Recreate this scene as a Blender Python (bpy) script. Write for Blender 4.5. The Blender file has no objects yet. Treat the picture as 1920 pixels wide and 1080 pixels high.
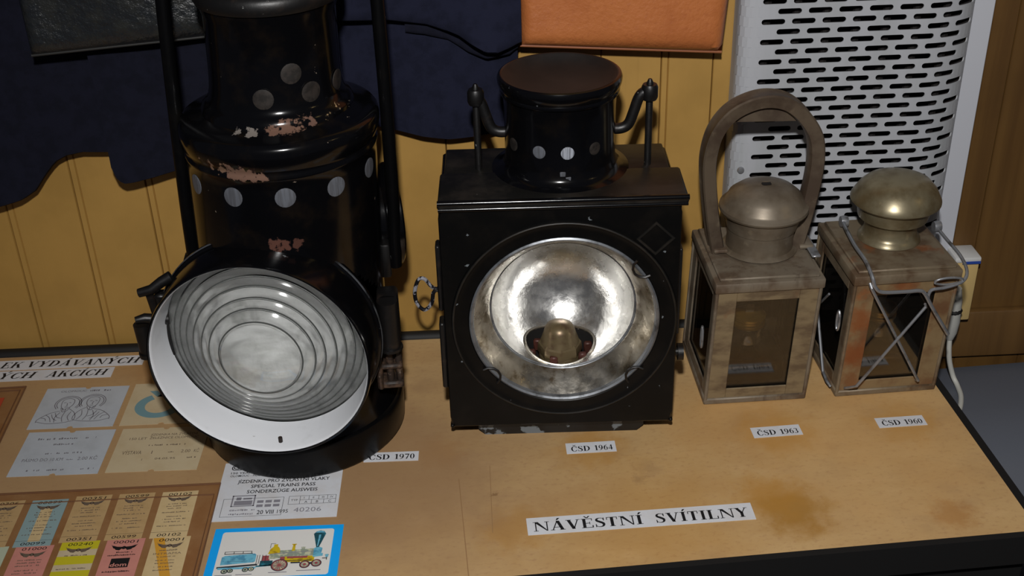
import bpy, bmesh, math, random
from mathutils import Matrix, Vector
random.seed(7)
S = bpy.context.scene
COL = S.collection
PI = math.pi

# ------------------------------------------------------------------ camera, light, exposure
cd = bpy.data.cameras.new('camera')
cd.sensor_width = 36.0
cd.lens = 36.0 * 2257.0 / 1920.0
cd.clip_start = 0.01
cam = bpy.data.objects.new('camera', cd)
COL.objects.link(cam)
cr, cu, cf = Vector((0.9949, -0.0975, -0.0264)), Vector((0.0716, 0.4963, 0.8652)), Vector((0.0712, 0.8627, -0.5007))
mx = Matrix((cr, cu, -cf)).transposed().to_4x4()
mx.translation = (0, 0, 0.80)
cam.matrix_world = mx
S.camera = cam

W = bpy.data.worlds.new('dim_room')
S.world = W
W.use_nodes = True
W.node_tree.nodes['Background'].inputs[0].default_value = (0.75, 0.8, 1.0, 1)
W.node_tree.nodes['Background'].inputs[1].default_value = 0.035

def lamp(name, kind, loc, target, energy, size, color):
    l = bpy.data.lights.new(name, kind)
    l.energy = energy
    l.color = color
    if kind == 'AREA':
        l.shape = 'DISK'
        l.size = size
    else:
        l.shadow_soft_size = size
    o = bpy.data.objects.new(name, l)
    o.location = loc
    o.rotation_euler = (Vector(target) - Vector(loc)).to_track_quat('-Z', 'Y').to_euler()
    COL.objects.link(o)
    return o
fl_ = lamp('camera_flash', 'SPOT', (-0.015, -0.01, 1.05), (0.35, 1.10, 0.15), 62.0, 0.026, (1.0, 0.985, 0.97))
fl_.data.spot_size = math.radians(110)
fl_.data.spot_blend = 1.0
lamp('room_bulb', 'POINT', (1.55, 0.35, 1.25), (0, 1, 0), 1.6, 0.05, (1.0, 0.72, 0.30))

S.view_settings.view_transform = 'Standard'
S.view_settings.look = 'None'
S.view_settings.gamma = 1.0
S.view_settings.use_curve_mapping = False
S.view_settings.exposure = 0.0

# ------------------------------------------------------------------ materials
def lin(h):
    h = h.lstrip('#')
    v = [int(h[i:i + 2], 16) / 255 for i in (0, 2, 4)]
    return tuple(((c + 0.055) / 1.055) ** 2.4 if c > 0.04045 else c / 12.92 for c in v) + (1.0,)

MATS = {}
class NB:
    def __init__(s, name):
        m = bpy.data.materials.new(name)
        m.use_nodes = True
        s.m = m
        s.t = m.node_tree
        s.b = s.t.nodes['Principled BSDF']
        s.out = s.t.nodes['Material Output']
        MATS[name] = m
        s.tc = None
    def n(s, kind, **kw):
        x = s.t.nodes.new(kind)
        for k, v in kw.items():
            setattr(x, k, v)
        return x
    def l(s, a, b):
        s.t.links.new(a, b)
    def obj(s, scale=None):
        if s.tc is None:
            s.tc = s.n('ShaderNodeTexCoord')
        if scale is None:
            return s.tc.outputs['Object']
        mp = s.n('ShaderNodeMapping')
        s.l(s.tc.outputs['Object'], mp.inputs['Vector'])
        mp.inputs['Scale'].default_value = scale
        return mp.outputs[0]
    def noise(s, scale, detail=4, rough=0.6, vec=None):
        x = s.n('ShaderNodeTexNoise')
        x.inputs['Scale'].default_value = scale
        x.inputs['Detail'].default_value = detail
        x.inputs['Roughness'].default_value = rough
        s.l(vec if vec is not None else s.obj(), x.inputs['Vector'])
        return x.outputs['Fac']
    def ramp(s, fac, a, b, lo=0.0, hi=1.0):
        x = s.n('ShaderNodeMapRange')
        x.interpolation_type = 'SMOOTHSTEP'
        x.inputs['From Min'].default_value = a
        x.inputs['From Max'].default_value = b
        x.inputs['To Min'].default_value = lo
        x.inputs['To Max'].default_value = hi
        s.l(fac, x.inputs['Value'])
        return x.outputs[0]
    def math(s, op, a, b):
        x = s.n('ShaderNodeMath', operation=op)
        for i, v in enumerate((a, b)):
            if isinstance(v, (int, float)):
                x.inputs[i].default_value = v
            else:
                s.l(v, x.inputs[i])
        return x.outputs[0]
    def mix(s, fac, a, b):
        x = s.n('ShaderNodeMix', data_type='RGBA')
        if isinstance(fac, (int, float)):
            x.inputs[0].default_value = fac
        else:
            s.l(fac, x.inputs[0])
        for i, v in ((6, a), (7, b)):
            if isinstance(v, tuple):
                x.inputs[i].default_value = v
            else:
                s.l(v, x.inputs[i])
        return x.outputs[2]
    def bump(s, fac, strength, dist=0.002):
        x = s.n('ShaderNodeBump')
        x.inputs['Strength'].default_value = strength
        x.inputs['Distance'].default_value = dist
        s.l(fac, x.inputs['Height'])
        s.l(x.outputs[0], s.b.inputs['Normal'])

def mat(name, col, rough=0.5, metal=0.0, var=(), blobs=(), bump=None, spec=None, coat=0.0, rvar=None):
    """var: (colour, scale xyz or number, lo, hi[, amount]); blobs: (x, y, z, radius, colour, softness, amount)"""
    k = NB(name)
    c = lin(col)
    for v in var:
        sc = v[1]
        f = k.noise(1.0, vec=k.obj(sc)) if isinstance(sc, tuple) else k.noise(sc)
        fac = k.ramp(f, v[2], v[3], 0.0, v[4] if len(v) > 4 else 1.0)
        c = k.mix(fac, c, lin(v[0]))
    for (x, y, z, r, bc, soft, am) in blobs:
        d = k.n('ShaderNodeVectorMath', operation='DISTANCE')
        k.l(k.obj(), d.inputs[0])
        d.inputs[1].default_value = (x, y, z)
        small = r < 0.015
        nz = k.noise(170 if small else 2.2 / max(r, 1e-3), detail=5)
        dd = k.math('ADD', d.outputs['Value'], k.math('MULTIPLY', k.math('SUBTRACT', nz, 0.42 if small else 0.5), 0.021 if small else r * 1.3))
        c = k.mix(k.ramp(dd, r * (1 - soft), r, am, 0.0), c, lin(bc))
    if isinstance(c, tuple):
        k.b.inputs['Base Color'].default_value = c
    else:
        k.l(c, k.b.inputs['Base Color'])
    k.b.inputs['Roughness'].default_value = rough
    k.b.inputs['Metallic'].default_value = metal
    if rvar:
        k.l(k.ramp(k.noise(rvar[0]), 0.3, 0.7, rvar[1], rvar[2]), k.b.inputs['Roughness'])
    if spec is not None:
        k.b.inputs['Specular IOR Level'].default_value = spec
    if coat:
        k.b.inputs['Coat Weight'].default_value = coat
        k.b.inputs['Coat Roughness'].default_value = 0.08
    if bump:
        sc = bump[0]
        f = k.noise(1.0, vec=k.obj(sc)) if isinstance(sc, tuple) else k.noise(sc, detail=5)
        k.bump(f, bump[1], bump[2] if len(bump) > 2 else 0.002)
    return k.m

def lens_glass_mat():
    k = NB('lens_glass')
    k.t.nodes.remove(k.b)
    tr = k.n('ShaderNodeBsdfTransparent')
    tr.inputs[0].default_value = (0.97, 0.98, 0.97, 1)
    rf = k.n('ShaderNodeBsdfRefraction')
    rf.inputs['IOR'].default_value = 1.6
    rf.inputs['Roughness'].default_value = 0.02
    gs = k.n('ShaderNodeBsdfGlossy')
    gs.inputs['Roughness'].default_value = 0.09
    df = k.n('ShaderNodeBsdfDiffuse')
    df.inputs[0].default_value = lin('#dfe2df')
    mixes = []
    for f in (0.55, 0.04):
        m = k.n('ShaderNodeMixShader')
        m.inputs[0].default_value = f
        mixes.append(m)
    k.l(tr.outputs[0], mixes[0].inputs[1])
    k.l(rf.outputs[0], mixes[0].inputs[2])
    k.l(mixes[0].outputs[0], mixes[1].inputs[1])
    k.l(df.outputs[0], mixes[1].inputs[2])
    fr = k.n('ShaderNodeFresnel')
    fr.inputs[0].default_value = 1.5
    b = k.n('ShaderNodeMixShader')
    k.l(k.math('ADD', fr.outputs[0], 0.05), b.inputs[0])
    k.l(mixes[1].outputs[0], b.inputs[1])
    k.l(gs.outputs[0], b.inputs[2])
    k.l(b.outputs[0], k.out.inputs[0])

def glass_mat(name, tint, clear, gloss_rough, haze, haze_col, gl=0.08):
    """thin clear glass: transparent + a mirror-like reflection that grows at grazing angles + a dusty film"""
    k = NB(name)
    k.t.nodes.remove(k.b)
    tr = k.n('ShaderNodeBsdfTransparent')
    tr.inputs[0].default_value = lin(tint)
    gs = k.n('ShaderNodeBsdfGlossy')
    gs.inputs['Roughness'].default_value = gloss_rough
    df = k.n('ShaderNodeBsdfDiffuse')
    df.inputs[0].default_value = lin(haze_col)
    a = k.n('ShaderNodeMixShader')
    a.inputs[0].default_value = haze
    k.l(tr.outputs[0], a.inputs[1])
    k.l(df.outputs[0], a.inputs[2])
    fr = k.n('ShaderNodeFresnel')
    fr.inputs[0].default_value = 1.5
    f2 = k.math('ADD', fr.outputs[0], gl)
    b = k.n('ShaderNodeMixShader')
    k.l(f2, b.inputs[0])
    k.l(a.outputs[0], b.inputs[1])
    k.l(gs.outputs[0], b.inputs[2])
    k.l(b.outputs[0], k.out.inputs[0])
    return k.m

mat('yellow_paint', '#b28a46', 0.55, var=[('#9c783a', 9, 0.35, 0.7, 0.6), ('#7d5c2c', (60, 60, 1.2), 0.62, 0.8, 0.35)], bump=((120, 120, 4), 0.12))
mat('brown_varnish', '#664923', 0.5, var=[('#513718', (40, 40, 1.5), 0.35, 0.7, 0.8), ('#442d12', 5, 0.5, 0.8, 0.5)])
mat('dark_gap', '#20160c', 0.9)
mat('black_trim', '#0e0d0b', 0.65)
mat('black_edge', '#0b0a0a', 0.7)
mat('floor_brown', '#3a2a1c', 0.7, var=[('#2a1d12', 6, 0.3, 0.7)])
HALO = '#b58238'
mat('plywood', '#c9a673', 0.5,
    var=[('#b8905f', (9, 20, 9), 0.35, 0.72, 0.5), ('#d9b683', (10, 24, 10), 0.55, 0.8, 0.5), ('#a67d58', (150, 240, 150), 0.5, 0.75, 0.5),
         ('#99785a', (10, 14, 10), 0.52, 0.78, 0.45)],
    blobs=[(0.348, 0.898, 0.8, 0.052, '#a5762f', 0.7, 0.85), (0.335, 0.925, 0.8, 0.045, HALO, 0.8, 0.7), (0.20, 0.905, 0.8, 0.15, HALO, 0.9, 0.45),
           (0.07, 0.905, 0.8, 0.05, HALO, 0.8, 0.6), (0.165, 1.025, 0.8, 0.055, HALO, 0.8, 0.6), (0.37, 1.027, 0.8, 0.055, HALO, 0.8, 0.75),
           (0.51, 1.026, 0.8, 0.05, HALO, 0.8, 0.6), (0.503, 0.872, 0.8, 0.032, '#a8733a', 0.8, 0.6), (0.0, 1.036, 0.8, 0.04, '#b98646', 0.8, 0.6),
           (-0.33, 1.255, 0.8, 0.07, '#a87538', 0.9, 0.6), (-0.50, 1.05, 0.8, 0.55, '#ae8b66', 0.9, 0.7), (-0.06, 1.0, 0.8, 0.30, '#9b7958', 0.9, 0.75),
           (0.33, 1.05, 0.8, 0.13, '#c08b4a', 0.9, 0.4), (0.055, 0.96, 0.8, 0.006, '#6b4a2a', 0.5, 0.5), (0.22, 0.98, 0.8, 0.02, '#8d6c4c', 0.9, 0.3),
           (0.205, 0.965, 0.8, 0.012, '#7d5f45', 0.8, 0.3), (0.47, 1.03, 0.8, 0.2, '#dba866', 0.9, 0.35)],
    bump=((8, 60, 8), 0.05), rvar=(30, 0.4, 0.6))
mat('crease', '#9b7852', 0.6)
mat('paper', '#d9dbe0', 0.6, var=[('#cfcbc9', 40, 0.4, 0.7, 0.6)])
mat('paper_grey', '#bec4cb', 0.6, var=[('#adb2b7', 30, 0.4, 0.7, 0.6)])
mat('paper_cream', '#cdbb98', 0.6, var=[('#bfa983', 30, 0.4, 0.7, 0.6)])
mat('ticket_tan', '#c1a070', 0.6, var=[('#ad8c5c', 60, 0.4, 0.7, 0.5)])
mat('ticket_cream', '#d3b98a', 0.6, var=[('#c4a877', 60, 0.4, 0.7, 0.5)])
mat('ticket_blue', '#8fa7a8', 0.6)
mat('ticket_pink', '#cf8a7c', 0.6, var=[('#c27e74', 60, 0.4, 0.7, 0.5)])
mat('ticket_green', '#b9c1a8', 0.6)
mat('ticket_yellow', '#c9bd22', 0.6)
mat('ticket_red', '#b8462c', 0.6)
mat('ink_orange', '#d59a33', 0.6)
mat('ink', '#141316', 0.6)
mat('ink_grey', '#77747a', 0.7)
mat('ink_soft', '#6a5a4c', 0.7)
mat('ink_blue', '#74989f', 0.7)
mat('card_blue', '#08aaff', 0.4)
mat('card_white', '#e4e2dd', 0.45)
mat('print_lightblue', '#6fb9d2', 0.5, var=[('#4d93b4', 160, 0.45, 0.65)])
mat('print_teal', '#164c58', 0.5, var=[('#2f8296', 120, 0.5, 0.65)])
mat('print_yellow', '#d3b512', 0.5, var=[('#a48412', 160, 0.5, 0.65)])
mat('print_red', '#9c4a4e', 0.5)
mat('print_grey', '#8f9a8a', 0.5, var=[('#c8c9a8', 200, 0.45, 0.6)])
mat('print_dark', '#2a2f36', 0.5)
mat('print_mid', '#8a8890', 0.5)
mat('amber_film', '#98704a', 0.36, var=[('#85562f', 14, 0.35, 0.7, 0.7), ('#a68058', 40, 0.5, 0.8, 0.5)], bump=(45, 0.25))
mat('amber_seam', '#745138', 0.3, bump=(80, 0.3))

ENB = '#08080a'
mat('black_matte', '#070707', 0.4, var=[('#15120f', 26, 0.45, 0.75, 0.7), ('#70767a', 80, 0.695, 0.705, 0.9)], bump=(55, 0.06, 0.0015), spec=0.22)
mat('black_satin', '#070708', 0.33, var=[('#12100d', 26, 0.5, 0.75, 0.6), ('#5f6668', 60, 0.74, 0.75, 0.8)], bump=(40, 0.15, 0.002), spec=0.2)
mat('black_enamel', ENB, 0.16, var=[('#15110d', 26, 0.5, 0.75, 0.7), ('#6f7375', 95, 0.725, 0.735, 0.8)], bump=(55, 0.06, 0.0015), spec=0.42)
mat('black_enamel_chipped', ENB, 0.15,
    var=[('#1b150f', 22, 0.5, 0.75, 0.7), ('#84776a', 80, 0.72, 0.73, 0.85)],
    blobs=[(0.046, -0.058, 0.3765, 0.010, '#6a5146', 0.2, 1), (0.036, -0.064, 0.3765, 0.010, '#74594b', 0.2, 1), (0.026, -0.069, 0.3765, 0.010, '#6c5245', 0.2, 1),
           (0.015, -0.072, 0.3765, 0.009, '#6c5245', 0.2, 1), (0.057, -0.048, 0.378, 0.009, '#9d8462', 0.2, 1), (0.067, -0.036, 0.380, 0.008, '#9d8462', 0.2, 1),
           (0.078, -0.02, 0.378, 0.007, '#77706a', 0.2, 1), (-0.006, -0.073, 0.3765, 0.006, '#77706a', 0.2, 1), (-0.020, -0.071, 0.3765, 0.006, '#77706a', 0.2, 1),
           (-0.010, -0.0925, 0.341, 0.009, '#6f5548', 0.2, 1), (-0.020, -0.0905, 0.342, 0.009, '#6f5548', 0.2, 1), (-0.030, -0.088, 0.343, 0.009, '#6f5548', 0.2, 1), (-0.040, -0.084, 0.3445, 0.009, '#7a604e', 0.2, 1),
           (-0.050, -0.079, 0.346, 0.008, '#7a604e', 0.2, 1), (-0.060, -0.071, 0.3475, 0.007, '#8a6a50', 0.2, 1), (0.0, -0.0935, 0.340, 0.007, '#6f5548', 0.2, 1),
           (0.004, -0.096, 0.269, 0.009, '#5a3c33', 0.3, 1), (0.014, -0.096, 0.268, 0.009, '#5a3c33', 0.3, 1), (0.025, -0.093, 0.267, 0.008, '#4f352d', 0.3, 1)],
    bump=(45, 0.06, 0.0015), spec=0.42)
mat('black_iron', '#0f0e0e', 0.42, var=[('#2c221c', 60, 0.5, 0.8, 0.7), ('#8d8c88', 140, 0.72, 0.74, 0.8)], bump=(150, 0.2, 0.001))
mat('dusty_black', '#0a0908', 0.6, var=[('#1e1713', 22, 0.42, 0.72, 0.8)], bump=(120, 0.15, 0.001))
mat('dusty_roof', '#12110f', 0.42, var=[('#2c2722', 30, 0.4, 0.75, 0.8), ('#55504a', 130, 0.7, 0.75, 0.5)], bump=(90, 0.1, 0.001))
mat('rust_iron', '#241a14', 0.6, var=[('#5d4636', 70, 0.45, 0.7, 0.9), ('#8d7d6c', 110, 0.6, 0.72, 0.6)], bump=(140, 0.4, 0.001))
mat('chipped_wire', '#15151a', 0.35, var=[('#9a9aa2', 90, 0.5, 0.56, 0.9)])
mat('scraped_foot', '#0c0c0d', 0.35, var=[('#70777c', 26, 0.56, 0.59, 0.9)])
mat('highlight_edge', '#5c5f64', 0.35, metal=0.3, var=[('#121212', 26, 0.42, 0.6, 1.0)])  # pale grey paints the flange highlight, broken up by black noise
mat('white_enamel', '#e6e8ec', 0.28, var=[('#c8c9cc', 30, 0.55, 0.8, 0.6), ('#8a8884', 150, 0.71, 0.73, 0.6)])
mat('vent_gauze', '#5f6269', 0.5, metal=0.0, var=[('#4b4c50', (400, 400, 30), 0.4, 0.6, 0.8)])
mat('vent_gauze_brown', '#2c2622', 0.6, var=[('#1b1714', 120, 0.4, 0.6)])
mat('vent_gauze_bright', '#a5aab4', 0.5, metal=0.0, var=[('#6b6d74', (700, 700, 20), 0.45, 0.55, 0.8)])
mat('zinc_rim', '#8d9196', 0.4, metal=0.7, var=[('#5b5d60', 60, 0.45, 0.7)])
mat('reflector', '#e6e5e2', 0.2, metal=0.93,
    var=[('#c4c2bc', 26, 0.4, 0.7, 0.8), ('#7a6648', 34, 0.64, 0.76, 0.7)],
    bump=(30, 0.45, 0.002), rvar=(40, 0.18, 0.36))
mat('reflector_cone', '#b9b4aa', 0.32, metal=0.9,
    var=[('#857c6c', 30, 0.35, 0.65, 0.9), ('#5f4d34', 60, 0.55, 0.75, 0.85)],
    bump=(60, 0.3, 0.002), rvar=(50, 0.22, 0.42))
mat('lens_backing', '#f6f7f5', 0.4, metal=0.0, var=[('#b4b5b0', (18, 18, 50), 0.42, 0.68, 0.85), ('#6d6d68', (40, 40, 24), 0.56, 0.7, 0.8)], bump=(30, 0.6, 0.004))
mat('lens_edge', '#4c4e4c', 0.15, spec=0.6)
mat('burner_brass', '#b3924f', 0.3, metal=0.55, var=[('#7d6238', 60, 0.45, 0.7, 0.8)])
mat('brass', '#75664a', 0.36, metal=0.5, var=[('#5a4334', 60, 0.45, 0.7, 0.9)])
mat('brass_red', '#45261e', 0.5, metal=0.2, var=[('#5a2f26', 60, 0.4, 0.7)])
mat('dark_inside', '#0d0806', 0.9)
mat('tin_dusty', '#7d7262', 0.55, metal=0.25, var=[('#5c4a3a', 28, 0.4, 0.68, 0.9), ('#99876e', 60, 0.6, 0.8, 0.6), ('#4b3b30', (130, 130, 14), 0.55, 0.75, 0.6)], bump=(110, 0.15, 0.001))
mat('tin_strap', '#645748', 0.5, metal=0.3, var=[('#4a3c31', 28, 0.4, 0.68, 0.9), ('#857660', 60, 0.62, 0.8, 0.6)], bump=(110, 0.15, 0.001))
mat('tin_rusty', '#7f715c', 0.55, metal=0.25, var=[('#5c4632', 28, 0.4, 0.66, 0.9), ('#85502c', 20, 0.58, 0.7, 0.8), ('#a08d70', 60, 0.6, 0.8, 0.5)], bump=(110, 0.15, 0.001))
mat('tin_front', '#877659', 0.6, metal=0.2, var=[('#5f4e3b', (24, 24, 60), 0.4, 0.66, 0.9), ('#7a4a2c', 18, 0.6, 0.72, 0.6)], bump=(110, 0.15, 0.001))
mat('tin_front_rusty', '#8c7654', 0.6, metal=0.2, var=[('#6c4a30', 24, 0.4, 0.66, 0.9), ('#9a5424', 16, 0.58, 0.7, 0.7)], blobs=[(-0.042, 0, 0.055, 0.028, '#85481f', 0.8, 0.8), (-0.040, 0, 0.10, 0.026, '#8a4c22', 0.8, 0.8), (-0.042, 0, 0.02, 0.02, '#7d4a26', 0.8, 0.7), (0.005, 0, 0.142, 0.02, '#8a4c22', 0.8, 0.6)], bump=(110, 0.15, 0.001))
mat('tin_cap', '#857a6a', 0.38, metal=0.4, var=[('#655848', 20, 0.4, 0.7, 0.9), ('#9a8c74', 60, 0.6, 0.8, 0.6)], bump=(80, 0.08, 0.001))
mat('tin_cap_shiny', '#8c8268', 0.33, metal=0.5, var=[('#6b5c40', 24, 0.4, 0.68, 0.9), ('#aa9a78', 70, 0.6, 0.8, 0.6)], bump=(60, 0.1, 0.001))
mat('galvanised_wire', '#9a9ca0', 0.35, metal=0.6, var=[('#6a6866', 60, 0.5, 0.7)])
mat('heater_enamel', '#b0b2b7', 0.5, metal=0.0, var=[('#a3a6a8', (30, 30, 3), 0.4, 0.7, 0.7)])
mat('heater_flange', '#bfc1c8', 0.5)
mat('heater_dark', '#0c0605', 0.8, var=[('#2c120c', (40, 40, 6), 0.55, 0.75, 0.6)])
mat('navy_wool', '#181926', 0.95, var=[('#141520', 60, 0.4, 0.65)], bump=(900, 0.25, 0.001), spec=0.15)
mat('navy_wool_light', '#1d1f30', 0.95, var=[('#181a29', 60, 0.4, 0.65)], bump=(900, 0.25, 0.001), spec=0.15)
mat('black_leather', '#202326', 0.3, var=[('#2b2c2a', 60, 0.4, 0.7)], bump=(130, 0.7, 0.003), spec=0.7)
mat('bag_seam', '#2a2a29', 0.5)
mat('orange_leather', '#b86e3c', 0.42, var=[('#a96032', 18, 0.4, 0.7, 0.7), ('#a25a31', 200, 0.5, 0.7, 0.4)], bump=(170, 0.45, 0.002))
mat('pale_piping', '#8f5430', 0.6)
mat('cream_plastic', '#c8ac72', 0.5)
mat('white_plastic', '#cfcfcd', 0.5)
mat('blue_plastic', '#2c4a9c', 0.5)
mat('grey_plastic', '#b4b4ae', 0.45)
mat('cord_white', '#c6c5bd', 0.5)
mat('seat_vinyl', '#5c6069', 0.42, bump=(300, 0.15, 0.001))
lens_glass_mat()
glass_mat('pane_glass', '#faf8f4', 0.9, 0.05, 0.02, '#8c8478', 0.0)
glass_mat('lamp_glass', '#e6e4dc', 0.8, 0.12, 0.3, '#8d887c', 0.16)

# ------------------------------------------------------------------ mesh helpers
class MB:
    def __init__(s):
        s.v, s.f, s.mi = [], [], []
        s.slot = 0
    def add(s, vs, fs, M=None):
        o = len(s.v)
        s.v += [tuple(M @ Vector(p)) if M is not None else tuple(p) for p in vs]
        s.f += [tuple(i + o for i in f) for f in fs]
        s.mi += [s.slot] * len(fs)
        return s
    def box(s, c, d, bev=0.0, seg=1, M=None):
        bm = bmesh.new()
        bmesh.ops.create_cube(bm, size=1.0)
        bmesh.ops.scale(bm, vec=d, verts=bm.verts)
        if bev > 0:
            bmesh.ops.bevel(bm, geom=bm.edges[:], offset=bev, segments=seg, affect='EDGES', profile=0.5)
        bmesh.ops.translate(bm, vec=c, verts=bm.verts)
        bm.verts.index_update()
        s.add([v.co[:] for v in bm.verts], [[v.index for v in f.verts] for f in bm.faces], M)
        bm.free()
        return s
    def lathe(s, prof, n=48, M=None, a0=0.0, a1=2 * PI):
        full = abs(a1 - a0 - 2 * PI) < 1e-6
        cols = n if full else n + 1
        vs, fs, idx = [], [], []
        for (r, z) in prof:
            if r < 1e-7:
                idx.append([len(vs)] * cols)
                vs.append((0, 0, z))
            else:
                row = []
                for k in range(cols):
                    a = a0 + (a1 - a0) * k / n
                    row.append(len(vs))
                    vs.append((r * math.cos(a), r * math.sin(a), z))
                idx.append(row)
        for i in range(len(prof) - 1):
            A, B = idx[i], idx[i + 1]
            for k in range(n):
                k2 = (k + 1) % cols
                q = []
                for t in (A[k], A[k2], B[k2], B[k]):
                    if t not in q:
                        q.append(t)
                if len(q) > 2:
                    fs.append(q)
        return s.add(vs, fs, M)
    def tube(s, path, r, n=10, M=None, closed=False, flat=None):
        P = [Vector(p) for p in path]
        vs, fs = [], []
        m = len(P)
        up = None
        rad = r if isinstance(r, (list, tuple)) else [r] * m
        for i in range(m):
            a = P[(i - 1) % m] if (closed or i > 0) else P[i]
            b = P[(i + 1) % m] if (closed or i < m - 1) else P[i]
            t = (b - a).normalized()
            if up is None:
                up = Vector((0, 0, 1)) if abs(t.z) < 0.9 else Vector((0, 1, 0))
            x = t.cross(up).normalized()
            up = x.cross(t).normalized()
            for k in range(n):
                ang = 2 * PI * k / n
                vs.append(P[i] + rad[i] * (math.cos(ang) * x + math.sin(ang) * up))
        rng = m if closed else m - 1
        for i in range(rng):
            for k in range(n):
                j = (i + 1) % m
                fs.append((i * n + k, i * n + (k + 1) % n, j * n + (k + 1) % n, j * n + k))
        if not closed:
            fs.append(tuple(range(n))[::-1])
            fs.append(tuple((m - 1) * n + k for k in range(n)))
        return s.add(vs, fs, M)
    def prism(s, poly, z0, z1, M=None):
        n = len(poly)
        vs = [(x, y, z0) for x, y in poly] + [(x, y, z1) for x, y in poly]
        fs = [tuple(range(n))[::-1], tuple(range(n, 2 * n))]
        fs += [(i, (i + 1) % n, n + (i + 1) % n, n + i) for i in range(n)]
        return s.add(vs, fs, M)
    def flat(s, polys, z, M=None):
        for p in polys:
            s.add([(x, y, z) for x, y in p], [tuple(range(len(p)))], M)
        return s
    def map(s, fn):
        s.v = [tuple(fn(*p)) for p in s.v]
        return s
    def mesh(s, name, mats, smooth=38, recalc=True):
        me = bpy.data.meshes.new(name)
        me.from_pydata(s.v, [], s.f)
        for m in (mats if isinstance(mats, (list, tuple)) else [mats]):
            me.materials.append(MATS[m])
        me.polygons.foreach_set('material_index', s.mi)
        if recalc:
            bm = bmesh.new()
            bm.from_mesh(me)
            bmesh.ops.recalc_face_normals(bm, faces=bm.faces)
            bm.to_mesh(me)
            bm.free()
        if smooth:
            me.shade_smooth()
            me.set_sharp_from_angle(angle=math.radians(smooth))
        me.update()
        return me
    def build(s, name, mats, parent=None, smooth=38, label=None, recalc=True):
        o = bpy.data.objects.new(name, s.mesh(name, mats, smooth, recalc))
        COL.objects.link(o)
        if parent is not None:
            o.parent = parent
        if label:
            o['label'] = label
        return o

def tag(o, label, cat, group=None):
    o['label'] = label
    o['category'] = cat
    if group:
        o['group'] = group
    return o
def thing(name, label, cat, loc=(0, 0, 0), rz=0.0, group=None):
    o = bpy.data.objects.new(name, None)
    o.empty_display_size = 0.03
    COL.objects.link(o)
    o.location = loc
    o.rotation_euler = (0, 0, rz)
    return tag(o, label, cat, group)
def structure(o):
    o['kind'] = 'structure'
    return o
def spline(pts, n=8, closed=False):
    P = [Vector(p) for p in pts]
    m = len(P)
    out = []
    segs = m if closed else m - 1
    g = lambda i: P[i % m] if closed else P[max(0, min(m - 1, i))]
    for i in range(segs):
        p0, p1, p2, p3 = g(i - 1), g(i), g(i + 1), g(i + 2)
        for k in range(n):
            t = k / n
            out.append(0.5 * ((2 * p1) + (p2 - p0) * t + (2 * p0 - 5 * p1 + 4 * p2 - p3) * t * t + (3 * p1 - p0 - 3 * p2 + p3) * t ** 3))
    if not closed:
        out.append(P[-1])
    return out
def axisM(c, n):
    """matrix whose local Z points along n, local Y up, at c"""
    z = Vector(n).normalized()
    x = Vector((0, 0, 1)).cross(z)
    x = x.normalized() if x.length > 1e-6 else Vector((1, 0, 0))
    y = z.cross(x)
    m = Matrix((x, y, z)).transposed().to_4x4()
    m.translation = c
    return m

# ------------------------------------------------------------------ the room
WA = -0.057
def wp(u, v, z):
    return (u * math.cos(WA) - v * math.sin(WA), 1.285 + u * math.sin(WA) + v * math.cos(WA), z)
RW = Matrix.Translation((0, 1.285, 0)) @ Matrix.Rotation(WA, 4, 'Z')

fl = structure(MB().box((0.1, 0.2, -0.81), (4.6, 3.4, 0.02)).build('floor', 'floor_brown'))

wall = structure(MB().box((-0.4, 0.03, 0.2), (2.13, 0.03, 2.0), M=RW).build('wall_back', 'dark_gap'))
wallr = structure(MB().box((1.31, 0.03, 0.2), (1.285, 0.03, 2.0), M=RW).build('wall_right', 'dark_gap'))
def plank_mesh(u0, u1, z0, z1, M0, beads):
    """one matchboard: face with two V grooves beside a small bead on its left edge"""
    g = 0.0012
    if beads:
        pr = [(u0, 0.014), (u0 + 0.0004, 0.002), (u0 + 0.0012, 0.0), (u0 + 0.0068, 0.0), (u0 + 0.0078, 0.0022), (u0 + 0.0088, 0.0),
              (u1 - 0.0012, 0.0), (u1 - 0.0004, 0.002), (u1, 0.014)]
    else:
        pr = [(u0, 0.014), (u0 + 0.0003, 0.0015), (u0 + 0.001, 0.0), (u1 - 0.001, 0.0), (u1 - 0.0003, 0.0015), (u1, 0.014)]
    n = len(pr)
    vs = [(u, v, z0) for u, v in pr] + [(u, v, z1) for u, v in pr]
    fs = [(i, i + 1, n + i + 1, n + i) for i in range(n - 1)] + [(n - 1, 0, n, 2 * n - 1), tuple(range(n))[::-1], tuple(range(n, 2 * n))]
    return MB().add(vs, fs, RW).build('plank', M0, None, smooth=0)
edges = [-0.479 - 0.0825 * k for k in range(9, 0, -1)] + [-0.48, -0.398, -0.3145, -0.231, -0.148, -0.062, 0.035, 0.12, 0.2127, 0.2803, 0.3386, 0.42, 0.50, 0.58, 0.648]
for a, b in zip(edges[:-1], edges[1:]):
    plank_mesh(a, b, -0.8, 1.2, 'yellow_paint', b < 0.1 or abs(b - 0.3386) < 0.01).parent = wall
edges = [0.648 + 0.0, 0.677, 0.76, 0.842, 0.925, 1.007, 1.09, 1.172, 1.255, 1.34, 1.42, 1.50, 1.58, 1.66, 1.74, 1.82, 1.95]
for a, b in zip(edges[:-1], edges[1:]):
    plank_mesh(a, b, -0.8, 1.2, 'brown_varnish', False).parent = wallr
t = MB().tube([wp(-1.2, -0.010, -0.002), wp(0.61, -0.010, -0.002)], 0.0085, 14)
structure(t.build('trim_1', 'black_trim'))
t = MB().box((1.2, -0.006, -0.033), (1.10, 0.012, 0.068), 0.003, 2, RW)
structure(t.build('trim_2', 'brown_varnish'))

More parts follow.
